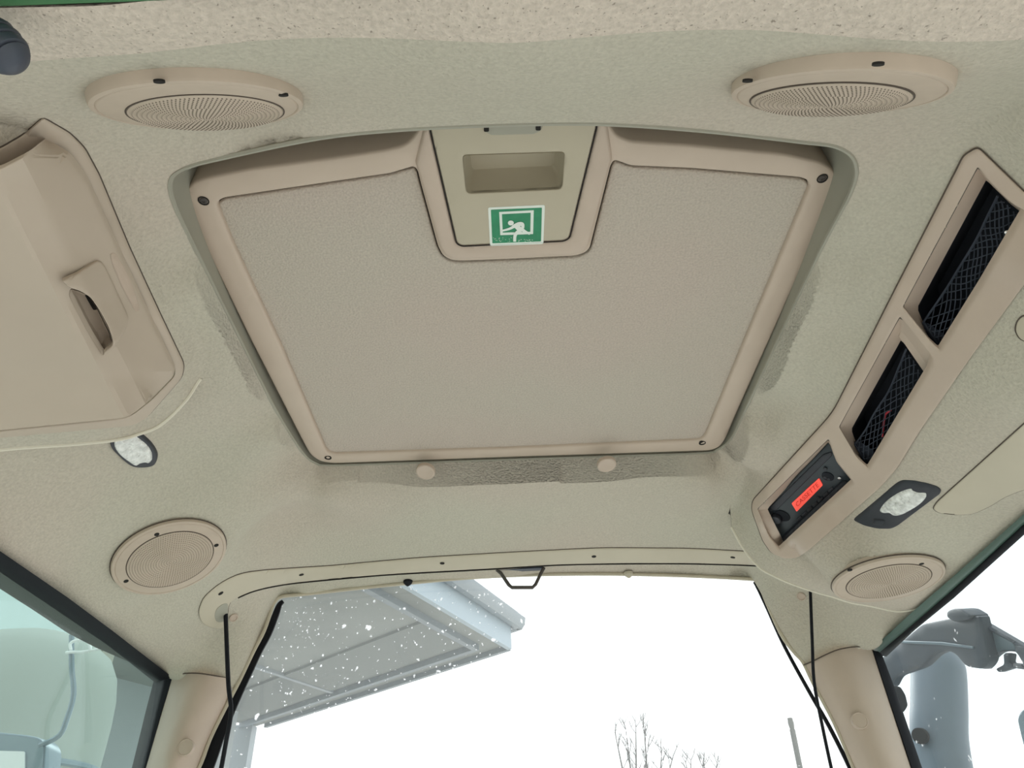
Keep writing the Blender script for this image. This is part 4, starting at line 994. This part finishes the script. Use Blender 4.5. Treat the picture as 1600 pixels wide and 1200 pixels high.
tree(0, 0, 16, 'bare twiggy tree beyond the rear window, left of the pole', 3, 955, 1055, 7, [1146, 1140, 1142, 1138, 1168, 1172, 1180])
tree(0, 0, 17, 'low bare treetop beside the taller bare tree', 5, 1068, 1122, 5, [1186, 1184, 1190, 1196, 1198])
# pole
pt = px_y([(1234,1122,7),(1238,1140,7),(1250,1200,7),(1262,1260,7)]); pl = thing('signal_pole', 'slim grey pole with a thicker tip beyond the rear window', 'pole', (pt[3][0] + .4, 7, GROUND))
tube('shaft', [pt[1], pt[2], pt[3], [pt[3][0] + .35, 7, GROUND]], .024, 'pole_paint', pl, n=12)
tube('tip', [pt[0], (pt[0] + pt[1]) / 2, pt[1] - [0, 0, .01]], [.022, .026, .017], 'pole_paint', pl, n=12)

# right: mirror arm, exhaust, mirror
mx = on_x(.82)
def slabx(name, L, x, mat_, par, th=.05, r=4, bev=.004, bevr=3, holes=()):
    return panel(name, rnd(L, r, 3), on_x(x), mat_, par, step=14, thick=th, bev=bev, bevr=bevr, back=(1, 0, 0), holes=holes)
arm = thing('exterior_mirror_mount', 'dark grey mirror mount with a blade outside the right door glass', 'mirror mount', mx([(1450,1000)])[0])
slabx('bracket', [(1350,1050),(1440,975),(1480,967),(1530,962),(1546,1030),(1536,1046),(1508,1042),(1492,1022),(1478,1016),(1460,1022),(1440,1042),(1400,1056),(1392,1072),(1385,1075)],   .82, 'arm_plastic', arm, .014, [4,6,6,4,6,8,8,8,8,8,8,6,4,4])
slabx('rib', [(1404,1001),(1470,1003),(1520,1010),(1520,1014),(1470,1008),(1404,1005)], .817, 'steel_blue', arm, .004, 1, .002, 1)
slabx('hinge', [(1478,965),(1478,955),(1488,951),(1500,952),(1516,962),(1512,968),(1490,972)], .812, 'arm_plastic', arm, .03, 4)
slabx('blade', [(1500,953),(1600,1012),(1640,1040),(1640,1060),(1600,1043),(1586,1018),(1560,1018),(1546,1030),(1538,1046),(1528,1044),(1514,964)], .83, 'arm_plastic', arm, .010, [3,4,4,4,6,8,8,8,3,3,3], holes=[rnd([(1520,972),(1582,1006),(1586,1017),(1562,1016),(1548,1026),(1537,1032)], 4, 3)])
slabx('blade_pane', [(1519,971),(1583,1005),(1588,1018),(1562,1017),(1548,1027),(1537,1034)], .836, 'mirror_back', arm, .004, 4, .001, 2)
slabx('hook', [(1566,1020),(1578,1022),(1576,1036),(1640,1042),(1640,1052),(1580,1044),(1558,1051),(1554,1045),(1567,1038)], .83, 'arm_plastic', arm, .008, 3, .004, 3)
ex = thing('intake_pipe', 'blue-grey curved pipe with a round black hole outside the right glass', 'pipe', (1.05, 1.6, GROUND))
exl = px_y([(1462,1016,1.78),(1466,1050,1.78),(1467,1100,1.78),(1467,1150,1.78),(1476,1215,1.78),(1490,1290,1.78),(1500,1360,1.78)])
ax_ = spl(exl, 5, False); tube('tube', np.concatenate([ax_, [[ax_[-1][0], 1.78, -.3]]]), [.037, .046, .053, .056] + [.0585] * (len(ax_) - 3), 'pipe_blue', ex, n=28)
hc = px_y([(1439,1150,1.745)])[0]; lathe('hole', hc, (-.62, -.75, -.1), [(.0165,-.02),(.0165,.012),(.013,.013),(0,.013)], 'dark_gap', ex, seg=20)
cl = thing('post_clamp', 'black clamp on the right door post outside the glass', 'clamp', px_y([(1405,1090,1.32)])[0])
panel('body', rnd([(1392,1070),(1408,1072),(1416,1085),(1420,1102),(1414,1112),(1400,1116)], 4, 3), on_y(1.33), 'black_rubber', cl, step=10, thick=.03, back=(0, 1, 0), bev=.004, bevr=4)
panel('foot', rnd([(1404,1114),(1412,1124),(1416,1142),(1414,1150),(1422,1180),(1418,1180)], 2, 3), on_y(1.33), 'black_rubber', cl, step=10, thick=.02, back=(0, 1, 0))
rm = thing('side_mirror', 'pale blue side mirror cut by the right edge of the view', 'mirror', on_x(.95)([(1600,1150)])[0])
panel('shell', rnd([(1590,1112),(1600,1104),(1680,1090),(1680,1260),(1612,1225),(1592,1150),(1586,1125)], 6, 3), on_x(.95), 'steel_blue', rm, step=14, thick=.04, back=(1, 0, 0), bev=.01, bevr=6)
panel('mirror_glass', rnd([(1594,1116),(1602,1109),(1676,1096),(1676,1250),(1614,1217),(1596,1150),(1591,1126)], 5, 3), on_x(.949), 'mirror_back', rm, step=14, thick=.002, back=(1, 0, 0))

# left: tank, cyan sheet standing in for sky, mirror, bracket
P = px_z
oh = panel('trim_4', rnd([(-160,770),(0,880),(100,950),(180,1008),(215,1040),(150,1012),(107,990),(50,952),(0,920),(-160,830)], 3, 2), on_z(.36), 'overhang_grey', None, step=30, thick=.02)
struct(oh, 'dark outer edge of the cab roof over the left door')
TY = 2.6
cA = px_y([(30,1100,TY)])[0]; cB = px_y([(166,1100,TY)])[0]; tr_ = cB[0] - cA[0]; zt = px_y([(30,976,TY - .1)])[0][2]
tk = thing('round_tank', 'pale green-grey rounded tank outside the left door glass', 'tank', (cA[0], TY, GROUND))
lathe('shell', (cA[0], TY, 0), (0, 0, 1), [(tr_, GROUND), (tr_, zt - .30), (tr_ * .98, zt - .22), (tr_ * .93, zt - .15), (tr_ * .82, zt - .09), (tr_ * .6, zt - .04), (tr_ * .3, zt - .01), (0, zt)], 'tank_green', tk, seg=64)
tube('band', [(cA[0] + (tr_ + .002) * math.cos(t), TY + (tr_ + .002) * math.sin(t), zt - .45) for t in np.linspace(0, 2 * math.pi, 49)], .01, 'mirror_back', tk, n=6)
bw = thing('farm_building', 'beige walled building and a cyan sheet standing in for sky, seen through the left glass', 'building', (-4.2, 3.75, GROUND))
V, Fc = box_vf((-4.25, 3.75, .2), (4.3, .12, 5.0)); obj('wall', V, Fc, 'wall_beige', bw, smooth=False)
for i in range(5):
    V, Fc = box_vf((-4.25, 3.68, .35 + i * .42), (4.3, .03, .03)); obj('ledge', V, Fc, 'overhang_grey' if i == 1 else 'wall_beige', bw, smooth=False)
ca = px_y([(107,1010,3.6)])[0][0]; n_ = 60; rows0 = []; rows1 = []
for i in range(n_ + 1):
    x = ca - 3.2 * i / n_; o_ = .012 * math.sin(i * 1.57); rows0.append((x, 3.6 + o_, .4)); rows1.append((x, 3.6 + o_, 2.7))
loft('sky_sheet', [rows0, rows1], 'sky_cyan', bw)  # made-up sheet, coloured as the sky through tinted glass
lm = thing('door_mirror', 'rounded mirror with grey rim and bent rod at the lower left corner', 'mirror', px_y([(20,1180,1.7)])[0])
sp = px_y([(112,992,1.7),(112,1040,1.7),(115,1085,1.7),(104,1125,1.7),(92,1150,1.7),(62,1165,1.7)]); tube('bracket_rod', spl(sp, 4, False), .006, 'steel_blue', lm)
mo = rnd([(-60,1138),(40,1148),(62,1152),(72,1166),(68,1215),(60,1260),(-60,1250)], [4,8,8,8,8,8,4], 4)
panel('housing', mo, on_y(1.7), 'steel_blue', lm, step=16, thick=.06, back=(0, 1, 0), bev=.004, bevr=4)
panel('mirror_glass', grow(mo, -4), on_y(1.697), 'mirror_back', lm, step=16, thick=.002, back=(0, 1, 0))
panel('white_reflector', rnd([(-50,1172),(38,1174),(38,1250),(-50,1250)], 2, 2), on_y(1.69), 'white_plastic', lm, step=30, thick=.004, back=(0, 1, 0))
wl_ = px_y([(111,1016,1.69),(110,1006,1.69),(118,1001,1.69),(130,1001,1.69),(139,1006,1.69),(140,1016,1.69),(128,1019,1.69),(112,1019,1.69),(103,1020,1.69)])
wh = thing('white_hook', 'white looped plastic hook on the bent rod outside the left glass', 'hook', wl_.mean(0))
tube('loop', spl(wl_, 5, False), .0035, 'white_plastic', wh)
tube('strap_end', px_y([(139,1017,1.69),(156,1014,1.69),(171,1011,1.69)]), .003, 'white_plastic', wh)
